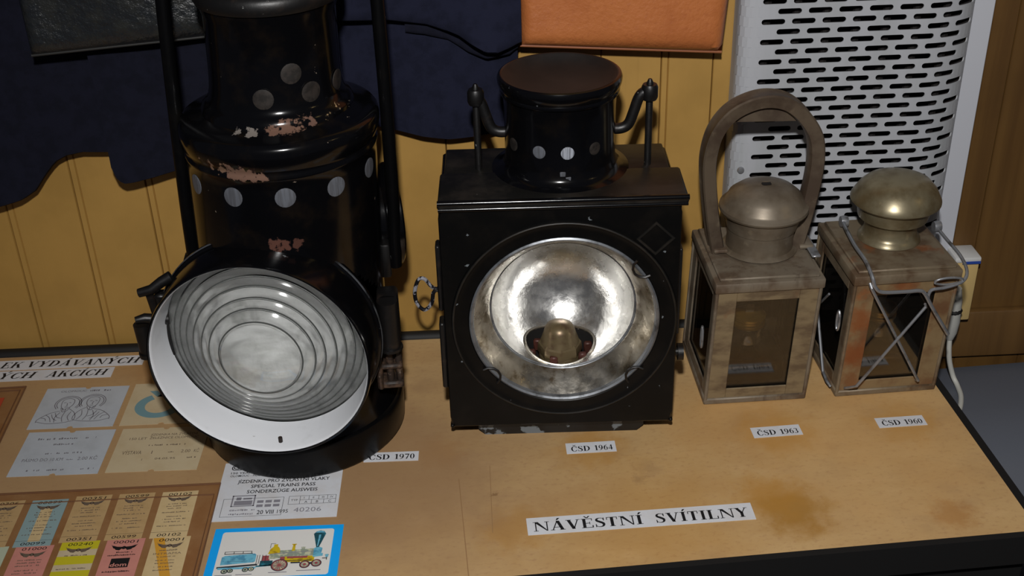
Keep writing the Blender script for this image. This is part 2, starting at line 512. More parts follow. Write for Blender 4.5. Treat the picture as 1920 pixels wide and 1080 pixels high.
# ------------------------------------------------------------------ the table with its plywood board
table = thing('display_table', 'plywood display board with black edges that carries the four lanterns and the paper slips', 'table', (0, 0, -0.8))
def tz(mb):
    return mb.map(lambda x, y, z: (x, y, z + 0.8))
yb = lambda x: 1.285 + x * math.sin(WA) - 0.018
bp = [(-1.15, 0.844), (0.5735, 0.8395), (0.5735, yb(0.5735)), (-1.15, yb(-1.15))]
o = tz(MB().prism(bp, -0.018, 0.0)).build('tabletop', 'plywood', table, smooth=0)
o.location = (0, 0, 0)
ed = [(0.5735, 0.832), (0.5825, 0.832), (0.5825, yb(0.58)), (0.5735, yb(0.5735))]
tz(MB().prism(ed, -0.035, 0.0)).build('edge_strip', 'black_edge', table, smooth=0)
ed = [(-1.15, 0.8365), (0.5735, 0.832), (0.5735, 0.8395), (-1.15, 0.844)]
tz(MB().prism(ed, -0.035, 0.0)).build('edge_strip', 'black_edge', table, smooth=0)
tz(MB().prism([(-1.14, 0.85), (0.57, 0.846), (0.57, 0.865), (-1.14, 0.869)], -0.62, -0.019)).build('apron', 'black_edge', table, smooth=0)
for x in (-1.1, 0.53):
    for y in (0.89, 1.2):
        tz(MB().box((x, y, -0.409), (0.05, 0.05, 0.78), 0.004)).build('leg', 'black_edge', table)

for pa, pb, wd in (((0.0195, 0.9905), (0.0201, 0.8455), 0.0010), ((0.0535, 1.0080), (0.0478, 0.9030), 0.0007)):
    tz(MB().prism([(pa[0], pa[1]), (pb[0], pb[1]), (pb[0] + wd, pb[1]), (pa[0] + wd, pa[1])], -0.0005, 0.00012)).build('board_crease', 'crease', table, smooth=0)

# ------------------------------------------------------------------ lettering
T_, t_, s_ = 0.19, 0.07, 0.055
def R_(x0, y0, x1, y1): return [(x0, y0), (x1, y0), (x1, y1), (x0, y1)]
def D_(xb, yb_, xt, yt, w): return [(xb, yb_), (xb + w, yb_), (xt + w, yt), (xt, yt)]
def ring_(cx, cy, rx, ry, wx, wy, a0, a1, n=14):
    out = []
    for i in range(n):
        a, b = [math.radians(a0 + (a1 - a0) * (i + k) / n) for k in (0, 1)]
        out.append([(cx + rx * math.cos(a), cy + ry * math.sin(a)), (cx + rx * math.cos(b), cy + ry * math.sin(b)),
                    (cx + (rx - wx) * math.cos(b), cy + (ry - wy) * math.sin(b)), (cx + (rx - wx) * math.cos(a), cy + (ry - wy) * math.sin(a))])
    return out
def sf(x, y, h): return R_(x - h, y, x + h, y + s_)
def stroke_(pts, ws):
    P = spline([(x, y, 0) for x, y in pts], 6)
    m = len(P)
    Wd = []
    for i in range(m):
        q = i / (m - 1) * (len(ws) - 1)
        a = min(int(q), len(ws) - 2)
        Wd.append(ws[a] + (ws[a + 1] - ws[a]) * (q - a))
    L, Rr = [], []
    for i in range(m):
        tt = (P[min(i + 1, m - 1)] - P[max(i - 1, 0)]).normalized()
        nn = Vector((-tt.y, tt.x, 0)) * Wd[i] / 2
        L.append(P[i] + nn)
        Rr.append(P[i] - nn)
    return [[L[i][:2], L[i + 1][:2], Rr[i + 1][:2], Rr[i][:2]] for i in range(m - 1)]
def acute(x): return [[(x - 0.05, 1.07), (x + 0.03, 1.07), (x + 0.20, 1.30), (x + 0.04, 1.30)]]
def caron(x): return [D_(x - 0.05, 1.06, x - 0.20, 1.28, 0.10), D_(x - 0.05, 1.06, x + 0.10, 1.28, 0.10)]
def G(ch):
    if ch == ' ': return [], 0.36
    if ch == 'N': return [R_(.12, 0, .19, 1), [(.06, 1), (.30, 1), (.86, 0), (.78, 0)], R_(.79, 0, .86, 1), sf(.155, 0, .14), sf(.825, .945, .14), R_(0.0, .945, .2, 1)], .98
    if ch in 'AÁ':
        g = [D_(.10, 0, .40, 1, .07), D_(.62, 0, .36, 1, .20), R_(.24, .28, .68, .34), sf(.13, 0, .13), sf(.72, 0, .17)]
        return g + (acute(.42) if ch == 'Á' else []), .90
    if ch == 'V': return [D_(.36, 0, .08, 1, .20), D_(.42, 0, .70, 1, .07), sf(.18, .945, .17), sf(.74, .945, .13)], .88
    if ch in 'EĚ':
        g = [R_(.10, 0, .29, 1), R_(.29, .94, .68, 1), R_(.29, 0, .70, .06), R_(.29, .47, .52, .53), R_(.50, .36, .54, .64), R_(.63, .76, .68, 1), R_(.65, 0, .72, .25), sf(.195, 0, .18), sf(.195, .945, .18)]
        return g + (caron(.38) if ch == 'Ě' else []), .78
    if ch == 'S': return stroke_([(.55, .74), (.50, .92), (.32, .975), (.15, .88), (.15, .70), (.34, .54), (.52, .36), (.50, .12), (.30, .025), (.12, .10), (.07, .28)], [.06, .05, .06, .12, .17, .20, .18, .13, .06, .05, .06]) + [R_(.53, .68, .58, 1), R_(.05, 0, .10, .33)], .66
    if ch == 'T': return [R_(.26, 0, .45, 1), R_(.03, .94, .68, 1), R_(.03, .72, .08, 1), R_(.63, .72, .68, 1), sf(.355, 0, .17)], .74
    if ch in 'IÍ': return [R_(.11, 0, .30, 1), sf(.205, 0, .19), sf(.205, .945, .19)] + (acute(.2) if ch == 'Í' else []), .44
    if ch == 'L': return [R_(.10, 0, .29, 1), R_(.29, 0, .68, .06), R_(.62, 0, .69, .30), sf(.195, 0, .18), sf(.195, .945, .18)], .74
    if ch in 'YÝ': return [R_(.33, 0, .52, .48), D_(.33, .44, .06, 1, .21), D_(.42, .46, .68, 1, .07), sf(.425, 0, .17), sf(.16, .945, .16), sf(.72, .945, .12)] + (acute(.44) if ch == 'Ý' else []), .86
    if ch in 'CČ': return ring_(.44, .5, .40, .52, .19, .06, 42, 318) + [R_(.69, .64, .74, 1), D_(.66, .10, .70, .30, .06)] + (caron(.46) if ch == 'Č' else []), .82
    if ch == 'D': return [R_(.10, 0, .29, 1), sf(.195, 0, .18), sf(.195, .945, .18)] + ring_(.36, .5, .46, .5, .20, .06, -90, 90) + [R_(.25, .94, .37, 1), R_(.25, 0, .37, .06)], .90
    if ch == 'K': return [R_(.10, 0, .29, 1), sf(.195, 0, .18), sf(.195, .945, .18), D_(.28, .42, .68, 1, .08), D_(.66, 0, .36, .62, .22), sf(.76, 0, .16), sf(.70, .945, .14)], .95
    if ch == 'H': return [R_(.10, 0, .29, 1), R_(.66, 0, .85, 1), R_(.29, .47, .66, .53), sf(.195, 0, .18), sf(.195, .945, .18), sf(.755, 0, .18), sf(.755, .945, .18)], .98
    if ch == '1': return [R_(.20, 0, .38, .98), sf(.29, 0, .19), [(.06, .84), (.06, .80), (.22, .84), (.22, .98)]], .54
    if ch == '0': return ring_(.30, .49, .27, .5, .16, .05, 0, 360, 24), .60
    if ch == '9': return ring_(.29, .66, .26, .34, .14, .05, 0, 360, 20) + stroke_([(.47, .66), (.46, .38), (.34, .14), (.10, .01)], [.16, .15, .11, .05]), .60
    if ch == '6': return ring_(.31, .33, .26, .34, .14, .05, 0, 360, 20) + stroke_([(.13, .33), (.14, .60), (.26, .84), (.50, .98)], [.16, .15, .11, .05]), .60
    if ch == '7': return [R_(.05, .82, .56, .98), [(.16, 0), (.32, 0), (.56, .86), (.46, .86)]], .60
    if ch == '4': return [R_(.34, 0, .50, .98), R_(.03, .22, .58, .34), [(.03, .28), (.10, .28), (.40, .96), (.38, .98)]], .62
    if ch == '3': return ring_(.26, .73, .24, .25, .15, .05, -80, 150, 14) + ring_(.25, .27, .28, .28, .16, .05, -150, 85, 16), .58
    return [R_(0, 0, .3, .05)], .4
def serif(s, x, y, width, height, slant=0.0, gap=0.03):
    polys, adv = [], 0.0
    for ch in s:
        g, a = G(ch)
        polys += [[(px + adv + slant * py, py) for px, py in p] for p in g]
        adv += a + gap
    k = width / adv
    return [[(x + px * k, y + py * height) for px, py in p] for p in polys]

FONT_CACHE = {}
def sans(s, x, y, width=None, height=0.003, slant=0.0, bold=0.0):
    """returns (verts, faces) of flat lettering"""
    key = (s, bold)
    if key not in FONT_CACHE:
        c = bpy.data.curves.new('lettering', 'FONT')
        c.body = s
        c.size = 1.0
        c.offset = bold
        c.resolution_u = 2
        ob = bpy.data.objects.new('lettering', c)
        COL.objects.link(ob)
        me = bpy.data.meshes.new_from_object(ob)
        FONT_CACHE[key] = ([v.co[:2] for v in me.vertices], [tuple(p.vertices) for p in me.polygons])
        bpy.data.objects.remove(ob)
        bpy.data.curves.remove(c)
        bpy.data.meshes.remove(me)
    V, F = FONT_CACHE[key]
    if not V:
        return [], []
    x0, x1 = min(v[0] for v in V), max(v[0] for v in V)
    ky = height / 0.70
    kx = width / (x1 - x0) if width else ky
    return [(x + (a - x0) * kx + slant * b * ky, y + b * ky) for a, b in V], F
def add_sans(mb, z, *a, **k):
    V, F = sans(*a, **k)
    mb.add([(x, y, z) for x, y in V], F)
def dashes(mb, z, x0, x1, y, h, dens=0.75, seed=0):
    """worn print too small to read: broken little marks"""
    r = random.Random(seed)
    x = x0
    while x < x1:
        w = h * r.uniform(0.25, 0.6)
        if r.random() < dens:
            k = r.uniform(0.55, 1.0)
            mb.flat([R_(x, y + h * r.uniform(0, 0.2), min(x + w, x1), y + h * k)], z)
        x += w + h * r.uniform(0.12, 0.3)
def lines(mb, z, pts, w):
    mb.flat(stroke_(pts, [w, w]), z)
def frame_lines(mb, z, x0, y0, x1, y1, w):
    mb.flat([R_(x0, y0, x1, y0 + w), R_(x0, y1 - w, x1, y1), R_(x0, y0, x0 + w, y1), R_(x1 - w, y0, x1, y1)], z)

PT = 0.0005
def slip(name, label, cat, x, y, yaw, w, h, paper, group=None, lift=0.0, bite=0.0):
    o = thing(name, label, cat, (x, y, lift), math.radians(yaw), group)
    if bite:
        pl = [(0, 0)] + [(w * .5 + bite * math.cos(a), bite * math.sin(a)) for a in (PI, PI * .75, PI * .5, PI * .25, 0)] + [(w, 0), (w, h)]
        pl += [(w * .5 + bite * math.cos(a), h - bite * math.sin(a)) for a in (0, PI * .25, PI * .5, PI * .75, PI)] + [(0, h)]
    else:
        pl = [(0, 0), (w, 0), (w, h), (0, h)]
    MB().prism(pl, 0.0001, PT).build('paper', paper, o, smooth=0)
    return o
ZP = PT + 0.00012

for nm, x, y, yaw, w, h, where in (('1970', -0.0795, 1.0310, -4.2, 0.0585, 0.0158, 'partly under the big round lantern'),
                                   ('1964', 0.1374, 1.0166, -2.2, 0.0536, 0.0182, 'in front of the square lantern'),
                                   ('1963', 0.3420, 1.0175, -0.5, 0.0540, 0.0182, 'in front of the arched hand lantern'),
                                   ('1960', 0.4812, 1.0172, -1.3, 0.0535, 0.0177, 'in front of the wire guarded lantern')):
    o = slip('year_label', 'white paper label reading ČSD %s %s' % (nm, where), 'label', x, y, yaw, w, h, 'paper', 'year labels on the board')
    MB().flat(serif('ČSD', 0.005, 0.0032, w * .40, 0.0088) + serif(nm, 0.005 + w * .47, 0.0032, w * .38, 0.0088), ZP).build('lettering', 'ink', o, smooth=0)
o = slip('title_label', 'long white paper strip reading NÁVĚSTNÍ SVÍTILNY at the front of the board', 'label', 0.0823, 0.8945, -1.3, 0.2263, 0.0248, 'paper')
MB().flat(serif('NÁVĚSTNÍ', 0.006, 0.0045, 0.110, 0.0135) + serif('SVÍTILNY', 0.1275, 0.0045, 0.094, 0.0135), ZP).build('lettering', 'ink', o, smooth=0)
o = slip('heading_strip', 'white strip of italic capitals reading EK VYDÁVANÝCH along the back edge', 'label', -0.5560, 1.2695, -3.3, 0.2075, 0.0210, 'paper', 'heading strips')
MB().flat(serif('EK', 0.0335, 0.0045, 0.026, 0.0125, 0.25) + serif('VYDÁVANÝCH', 0.064, 0.0045, 0.137, 0.0125, 0.25), ZP).build('lettering', 'ink', o, smooth=0)
o = slip('heading_strip', 'shorter white strip of italic capitals reading ÝCH AKCÍCH below the longer heading', 'label', -0.5560, 1.2455, -3.4, 0.1740, 0.0215, 'paper', 'heading strips')
MB().flat(serif('ÝCH', 0.036, 0.005, 0.044, 0.0125, 0.25) + serif('AKCÍCH', 0.094, 0.005, 0.072, 0.0125, 0.25), ZP).build('lettering', 'ink', o, smooth=0)

# four clipped event tickets
def portrait(mb, z, cx, cy, s, flip):
    f = -1 if flip else 1
    c = lambda pts: [(cx + f * s * a, cy + s * b) for a, b in pts]
    w = s * 0.022
    for rr in (0.34, 0.29):
        mb.flat(stroke_(c([(0.12 + rr * math.cos(a), 0.30 + rr * math.sin(a)) for a in [math.radians(-40 + 29 * k) for k in range(10)]]), [w, w]), z)
    for pts in ([(-.05, .42), (.0, .5), (.12, .53), (.24, .47), (.27, .34), (.24, .2), (.15, .08), (.06, .06), (-.02, .16), (-.05, .3), (-.05, .42)],
                [(.0, .34), (.06, .36)], [(.13, .35), (.19, .34)], [(.09, .33), (.11, .22), (.08, .2)], [(.06, .15), (.16, .15)],
                [(-.02, .12), (.06, -.06), (.16, -.02), (.22, .12)], [(.02, .1), (.08, -.02)], [(.12, .08), (.12, -.04)],
                [(.0, -.02), (-.25, -.12), (-.48, -.36), (-.50, -.5)], [(.22, .06), (.38, -.1), (.46, -.3), (.45, -.46)], [(-.50, -.46), (-.2, -.56), (.2, -.54), (.45, -.46)],
                [(-.32, -.18), (-.2, -.3), (-.12, -.5)], [(.02, -.08), (-.06, -.3), (-.02, -.52)], [(.14, -.06), (.12, -.3), (.18, -.5)], [(.3, -.06), (.26, -.28), (.34, -.46)],
                [(-.42, -.3), (-.3, -.34), (-.26, -.44)], [(-.1, -.1), (-.02, -.28), (.1, -.34)], [(-.18, -.16), (-.1, -.34), (.02, -.44)]):
        mb.flat(stroke_(c(pts), [w * .8, w, w * .8]), z)
o = slip('event_ticket', 'off-white ticket with two haloed portrait sketches left of the big round lantern', 'ticket', -0.4573, 1.1398, -3.7, 0.0963, 0.0797, 'paper_grey', 'event tickets', bite=0.0035)
m = MB()
portrait(m, ZP, 0.028, 0.034, 0.044, False)
portrait(m, ZP, 0.066, 0.036, 0.044, True)
add_sans(m, ZP, 'OLOMOUC', 0.018, 0.0705, width=0.030, height=0.0038)
dashes(m, ZP, 0.052, 0.076, 0.0705, 0.0038, seed=3)
m.build('print', 'ink_grey', o, smooth=0)
o = slip('event_ticket', 'cream ticket with a pale blue ring emblem partly hidden by the round lantern', 'ticket', -0.3541, 1.1332, -3.5, 0.0935, 0.0820, 'paper_cream', 'event tickets', bite=0.0035)
m = MB()
m.flat(ring_(0.037, 0.036, 0.0275, 0.024, 0.0115, 0.0095, 118, 422, 30), ZP)
m.flat([D_(0.031, 0.054, 0.020, 0.066, 0.009), D_(0.031, 0.054, 0.040, 0.066, 0.009)], ZP)
m.build('print', 'ink_blue', o, smooth=0, label='pale blue ring emblem with a notched top')
o = slip('event_ticket', 'grey-white ticket with typed fare 2.00 KČ below the portrait ticket', 'ticket', -0.4577, 1.0555, -3.9, 0.0966, 0.0780, 'paper_grey', 'event tickets', bite=0.0035)
m = MB()
dashes(m, ZP, 0.014, 0.078, 0.0625, 0.0040, 0.8, 11)
dashes(m, ZP, 0.034, 0.056, 0.0525, 0.0032, 0.7, 12)
dashes(m, ZP, 0.028, 0.070, 0.0365, 0.0030, 0.6, 13)
add_sans(m, ZP, 'PÁSMO DO 10 KM', 0.008, 0.0245, width=0.044, height=0.0052)
add_sans(m, ZP, '2.00 KČ', 0.068, 0.0245, width=0.021, height=0.0055)
dashes(m, ZP, 0.056, 0.063, 0.0250, 0.0022, 0.9, 14)
dashes(m, ZP, 0.018, 0.032, 0.0075, 0.0030, 0.6, 15)
dashes(m, ZP, 0.040, 0.058, 0.0075, 0.0030, 0.6, 16)
dashes(m, ZP, 0.072, 0.090, 0.0075, 0.0030, 0.6, 17)
m.build('print', 'ink_grey', o, smooth=0)
o = slip('event_ticket', 'beige ticket printed VÝSTAVA and 2.00 KČ beside the round lantern', 'ticket', -0.3537, 1.0491, -4.2, 0.0975, 0.0772, 'paper_cream', 'event tickets', bite=0.0035)
m = MB()
add_sans(m, ZP, '150 LET', 0.012, 0.0560, width=0.019, height=0.0040)
add_sans(m, ZP, 'JÍZDENKA NA ZVLÁŠTNÍ', 0.034, 0.0625, width=0.052, height=0.0038)
add_sans(m, ZP, 'ŽELEZNICE OLOMOUC', 0.034, 0.0565, width=0.054, height=0.0040)
dashes(m, ZP, 0.036, 0.076, 0.0440, 0.0028, 0.75, 21)
add_sans(m, ZP, 'VÝSTAVA', 0.010, 0.0300, width=0.021, height=0.0062)
add_sans(m, ZP, '1', 0.042, 0.0300, height=0.0055)
dashes(m, ZP, 0.060, 0.066, 0.0310, 0.0024, 0.9, 22)
add_sans(m, ZP, '2.00', 0.074, 0.0305, width=0.010, height=0.0052)
add_sans(m, ZP, 'KČ', 0.088, 0.0305, width=0.0055, height=0.0052)
add_sans(m, ZP, '04.05.95', 0.048, 0.0195, width=0.022, height=0.0034)
add_sans(m, ZP, '1', 0.034, 0.0185, height=0.0034)
dashes(m, ZP, 0.080, 0.092, 0.0200, 0.0030, 0.8, 23)
m.build('print', 'ink_soft', o, smooth=0)

# special trains pass
o = slip('train_pass', 'white special trains pass with a rubber date stamp under the round lantern base', 'ticket', -0.2321, 0.9546, -3.6, 0.1267, 0.0935, 'paper')
m = MB()
for k, rr in enumerate((0.0, 0.0018)):
    m.flat(stroke_([(0.019 - rr * .3, 0.0890 - rr), (0.011 + rr * .5, 0.0890 - rr), (0.0085 + rr, 0.0855), (0.0105 + rr, 0.0815 + rr), (0.020 - rr * .3, 0.0815 + rr)], [0.0011] * 2), ZP)
    m.flat(stroke_([(0.022 + rr, 0.0815 + rr), (0.0245 + rr, 0.0890 - rr), (0.031 - rr, 0.0888 - rr), (0.0335 - rr, 0.0850), (0.030 - rr, 0.0815 + rr), (0.022 + rr, 0.0815 + rr)], [0.0011] * 2), ZP)
m.flat(caron_pts := [[(0.0145 + px * 0.007, 0.0895 + (py - 1.06) * 0.010) for px, py in p] for p in caron(0)], ZP)
add_sans(m, ZP, '150 YEARS RAILWAY', 0.0085, 0.0745, width=0.050, height=0.0032, bold=0.01)
add_sans(m, ZP, 'OLOMOUC - PRAHA', 0.0085, 0.0697, width=0.036, height=0.0032, bold=0.01)
add_sans(m, ZP, 'JÍZDENKA PRO ZVLÁŠTNÍ VLAKY', 0.018, 0.0590, width=0.096, height=0.0052, bold=0.012)
add_sans(m, ZP, 'SPECIAL TRAINS PASS', 0.033, 0.0505, width=0.067, height=0.0052, bold=0.012)
add_sans(m, ZP, 'SONDERZÜGE AUSWEIS', 0.030, 0.0420, width=0.073, height=0.0052, bold=0.012)
frame_lines(m, ZP, 0.008, 0.006, 0.070, 0.034, 0.0004)
frame_lines(m, ZP, 0.075, 0.0215, 0.1235, 0.0345, 0.0004)
m.flat([R_(0.0865, 0.0278, 0.1235, 0.0282), R_(0.0865, 0.0215, 0.0869, 0.0345), R_(0.0955, 0.0278, 0.0959, 0.0345), R_(0.1055, 0.0278, 0.1059, 0.0345), R_(0.1145, 0.0278, 0.1149, 0.0345), R_(0.0985, 0.0215, 0.0989, 0.0278), R_(0.111, 0.0215, 0.1114, 0.0278)], ZP)
add_sans(m, ZP, 'TYP', 0.0775, 0.0265, width=0.007, height=0.0030)
for k, q in enumerate(('I', 'II', 'III', 'IV')):
    add_sans(m, ZP, q, (0.0905, 0.0995, 0.109, 0.1175)[k], 0.0298, height=0.0028)
for k, q in enumerate('ABC'):
    add_sans(m, ZP, q, (0.0915, 0.1035, 0.116)[k], 0.0230, height=0.0034)
add_sans(m, ZP, '20 VIII', 0.045, 0.0085, width=0.017, height=0.0062, bold=0.008)
add_sans(m, ZP, '1995', 0.0655, 0.0090, width=0.011, height=0.0055)
m.build('lettering', 'ink', o, smooth=0)
m = MB()
m.flat([R_(0.0165, 0.0215, 0.0405, 0.0228), R_(0.0165, 0.0375, 0.0405, 0.0390), R_(0.0165, 0.0215, 0.0180, 0.039), R_(0.0390, 0.0215, 0.0405, 0.039), R_(0.0195, 0.0235, 0.0380, 0.0305), R_(0.021, 0.0315, 0.026, 0.036), R_(0.028, 0.0322, 0.037, 0.0348)], ZP)
for r_ in range(2):
    for c_ in range(3):
        m.flat([R_(0.043 + 0.0085 * c_, 0.0195 + 0.0065 * r_, 0.0495 + 0.0085 * c_, 0.0235 + 0.0065 * r_)], ZP)
add_sans(m, ZP, '40206', 0.082, 0.0095, width=0.028, height=0.0068)
dashes(m, ZP, 0.0165, 0.042, 0.0145, 0.0032, 0.9, 31)
dashes(m, ZP, 0.0165, 0.042, 0.0085, 0.0032, 0.9, 32)
m.build('stamp', 'print_mid', o, smooth=0, label='grey rubber stamp and number')

# blue railway picture card
o = thing('picture_card', 'blue bordered card with a printed steam locomotive and tender at the front edge', 'card', (-0.2303, 0.8655, 0), math.radians(-4.0))
MB().prism([(0, 0), (0.1272, 0), (0.1272, 0.0775), (0, 0.0775)], 0.0001, PT).build('border', 'card_blue', o, smooth=0)
ix0, ix1, iy0, iy1 = 0.0085, 0.1185, 0.0075, 0.0718
cr_ = 0.003
pl = []
for (cx, cy, a) in ((ix1 - cr_, iy0 + cr_, -90), (ix1 - cr_, iy1 - cr_, 0), (ix0 + cr_, iy1 - cr_, 90), (ix0 + cr_, iy0 + cr_, 180)):
    pl += [(cx + cr_ * math.cos(math.radians(a + k * 22.5)), cy + cr_ * math.sin(math.radians(a + k * 22.5))) for k in range(5)]
MB().prism(pl, PT - 0.0002, PT + 0.00015).build('picture_ground', 'card_white', o, smooth=0)
cols = ['print_lightblue', 'print_teal', 'print_yellow', 'print_red', 'print_grey', 'print_dark', 'print_mid']
m = MB()
ly = [PT + 0.00025]
def q(slot, *polys):
    m.slot = slot
    ly[0] += 0.000012
    m.flat([[(ix0 + a * (ix1 - ix0), iy0 + b * (iy1 - iy0)) for a, b in p] for p in polys], ly[0])
def disc(slot, cx, cy, r, n=20, ri=0.0):
    k = (ix1 - ix0) / (iy1 - iy0)
    if ri:
        q(slot, *[[(cx + R * math.cos(a), cy + R * k * math.sin(a)) for R, a in ((r, a0), (r, a1), (ri, a1), (ri, a0))]
                  for a0, a1 in [(2 * PI * i / n, 2 * PI * (i + 1) / n) for i in range(n)]])
    else:
        q(slot, [(cx + r * math.cos(2 * PI * i / n), cy + r * k * math.sin(2 * PI * i / n)) for i in range(n)])
q(6, R_(.02, .045, .17, .06), R_(.20, .05, .34, .065), R_(.48, .07, .64, .085), R_(.72, .09, .93, .105))
q(0, [(.045, .27), (.33, .31), (.345, .33), (.345, .47), (.33, .50), (.07, .47), (.045, .44)])
q(5, R_(.06, .50, .31, .515), R_(.06, .55, .30, .56), R_(.06, .50, .066, .56), R_(.14, .5, .146, .56), R_(.22, .5, .226, .56), R_(.295, .5, .301, .56))
q(5, [(.02, .20), (.37, .24), (.37, .275), (.02, .235)])
q(0, R_(.03, .175, .36, .215))
q(5, R_(.10, .34, .28, .345), R_(.12, .38, .26, .383))
for cx, cy, r in ((.095, .135, .030), (.145, .145, .026), (.275, .155, .028), (.325, .165, .026)):
    disc(5, cx, cy, r)
    disc(4, cx, cy, r * .72)
    disc(5, cx, cy, r * .3)
q(3, R_(.40, .33, .47, .44))
q(1, R_(.39, .22, .50, .33), [(.36, .20), (.52, .22), (.52, .25), (.36, .23)])
for xx in (.355, .375, .40, .43):
    q(5, R_(xx, .27, xx + .005, .46))
q(4, [(.46, .36), (.86, .41), (.86, .56), (.52, .54), (.46, .50)])
q(6, [(.46, .46), (.86, .50), (.86, .515), (.46, .475)])
q(2, [(.445, .47), (.55, .49), (.545, .57), (.53, .62), (.52, .63), (.52, .68), (.485, .68), (.485, .63), (.46, .58)])
q(5, R_(.455, .60, .459, .70), R_(.455, .695, .50, .702))
q(2, [(.65, .52), (.68, .525), (.675, .66), (.655, .66)], R_(.645, .655, .685, .675))
q(4, R_(.735, .54, .765, .58), R_(.73, .585, .77, .60))
q(2, R_(.58, .28, .86, .40))
q(3, R_(.62, .36, .80, .40), R_(.56, .30, .60, .40))
q(5, R_(.60, .30, .84, .315), R_(.66, .25, .74, .28))
q(0, [(.845, .42), (.915, .45), (.92, .56), (.88, .60), (.845, .56)], [(.845, .37), (.93, .39), (.93, .45), (.845, .43)])
q(1, [(.862, .58), (.885, .58), (.93, .87), (.825, .87)])
q(0, [(.868, .6), (.876, .6), (.89, .86), (.872, .86)])
q(1, [(.82, .87), (.935, .87), (.915, .935), (.88, .955), (.845, .935)])
q(0, [(.832, .905), (.925, .905), (.90, .945), (.858, .945)])
q(5, R_(.74, .22, .93, .26), R_(.93, .33, .97, .345), R_(.965, .30, .972, .42), R_(.95, .40, .985, .41))
q(0, R_(.955, .36, .98, .42))
disc(5, .565, .22, .074, 28)
disc(3, .565, .22, .066, 28)
disc(4, .565, .22, .057, 28)
disc(3, .565, .22, .013)
for k in range(7):
    a = PI * k / 7
    kx = (ix1 - ix0) / (iy1 - iy0)
    dx, dy, nx, ny = .058 * math.cos(a), .058 * kx * math.sin(a), -.003 * math.sin(a), .003 * kx * math.cos(a)
    q(3, [(.565 - dx - nx, .22 - dy - ny), (.565 + dx - nx, .22 + dy - ny), (.565 + dx + nx, .22 + dy + ny), (.565 - dx + nx, .22 - dy + ny)])
for cx, cy in ((.785, .215), (.885, .235)):
    disc(5, cx, cy, .046, 24)
    disc(3, cx, cy, .038, 24)
    disc(4, cx, cy, .031, 24)
    disc(3, cx, cy, .015)
m.build('locomotive_print', cols, o, smooth=0)

# amber plastic sleeves with old cardboard tickets
o = thing('ticket_sleeve', 'yellowed plastic sleeve holding rows of cardboard tickets at the lower left', 'sleeve', (-0.62, 0.872, 0), math.radians(-3.0))
sw, sh_ = 0.384, 0.162
MB().prism([(0, -0.02), (sw, -0.02), (sw, sh_), (0, sh_)], 0.0001, 0.0004).build('backing', 'amber_film', o, smooth=0)
m = MB()
m.tube([(sw, -0.02, 0.0013), (sw, sh_, 0.0013), (0, sh_, 0.0013)], 0.0012, 6)
m.tube([(sw - 0.004, -0.02, 0.0010), (sw - 0.004, sh_ - 0.017, 0.0010), (0, sh_ - 0.017, 0.0010)], 0.0008, 6)
m.build('seam', 'amber_seam', o)
o = thing('ticket_sleeve', 'yellowed plastic sleeve at the left edge of the photo holding a red ticket', 'sleeve', (-0.62, 1.03, 0), math.radians(-1.0))
MB().prism([(0, 0), (0.1375, 0), (0.1375, 0.199), (0, 0.199)], 0.0001, 0.0004).build('backing', 'amber_film', o, smooth=0)
MB().tube([(0.1375, 0, 0.0013), (0.1375, 0.199, 0.0013), (0, 0.199, 0.0013)], 0.0012, 6).tube([(0.1325, 0.0, 0.0010), (0.1325, 0.193, 0.0010), (0, 0.193, 0.0010)], 0.0008, 6).build('seam', 'amber_seam', o)
o = slip('cardboard_ticket', 'red and orange ticket inside the sleeve at the left edge', 'ticket', -0.555, 1.13, -1.0, 0.0550, 0.078, 'ticket_red', lift=0.0005)
MB().flat([R_(0.002, 0.002, 0.052, 0.044)], ZP).build('print', 'ink_orange', o, smooth=0)

def wing_emblem(mb, z, cx, cy, s):
    for f in (-1, 1):
        c = lambda a, b: (cx + f * a * s, cy + b * s)
        mb.flat([[c(.10, -.05), c(.32, -.30), c(.62, -.22), c(.95, .30), c(.55, .14), c(.10, .10)], [c(.62, -.12), c(.85, -.02), c(1.08, .42), c(.9, .22)]], z)
    mb.flat([[(cx + .17 * s * math.cos(2 * PI * i / 12), cy + .19 * s * math.sin(2 * PI * i / 12)) for i in range(12)]], z)
cx0 = [-0.4665, -0.4222, -0.3780, -0.3338, -0.2894]
cy0 = [0.9475, 0.9440, 0.9450, 0.9428, 0.9402]
tops = [('tan', '00306', 'ticket_tan', 'leftmost of the upper row, cut by the photo edge'), ('blue and cream striped', '00099', 'ticket_blue', 'second in the upper row'),
        ('tan', '00351', 'ticket_tan', 'third in the upper row'), ('tan', '00599', 'ticket_tan', 'fourth in the upper row'), ('cream', '00102', 'ticket_cream', 'last in the upper row by the sleeve seam')]
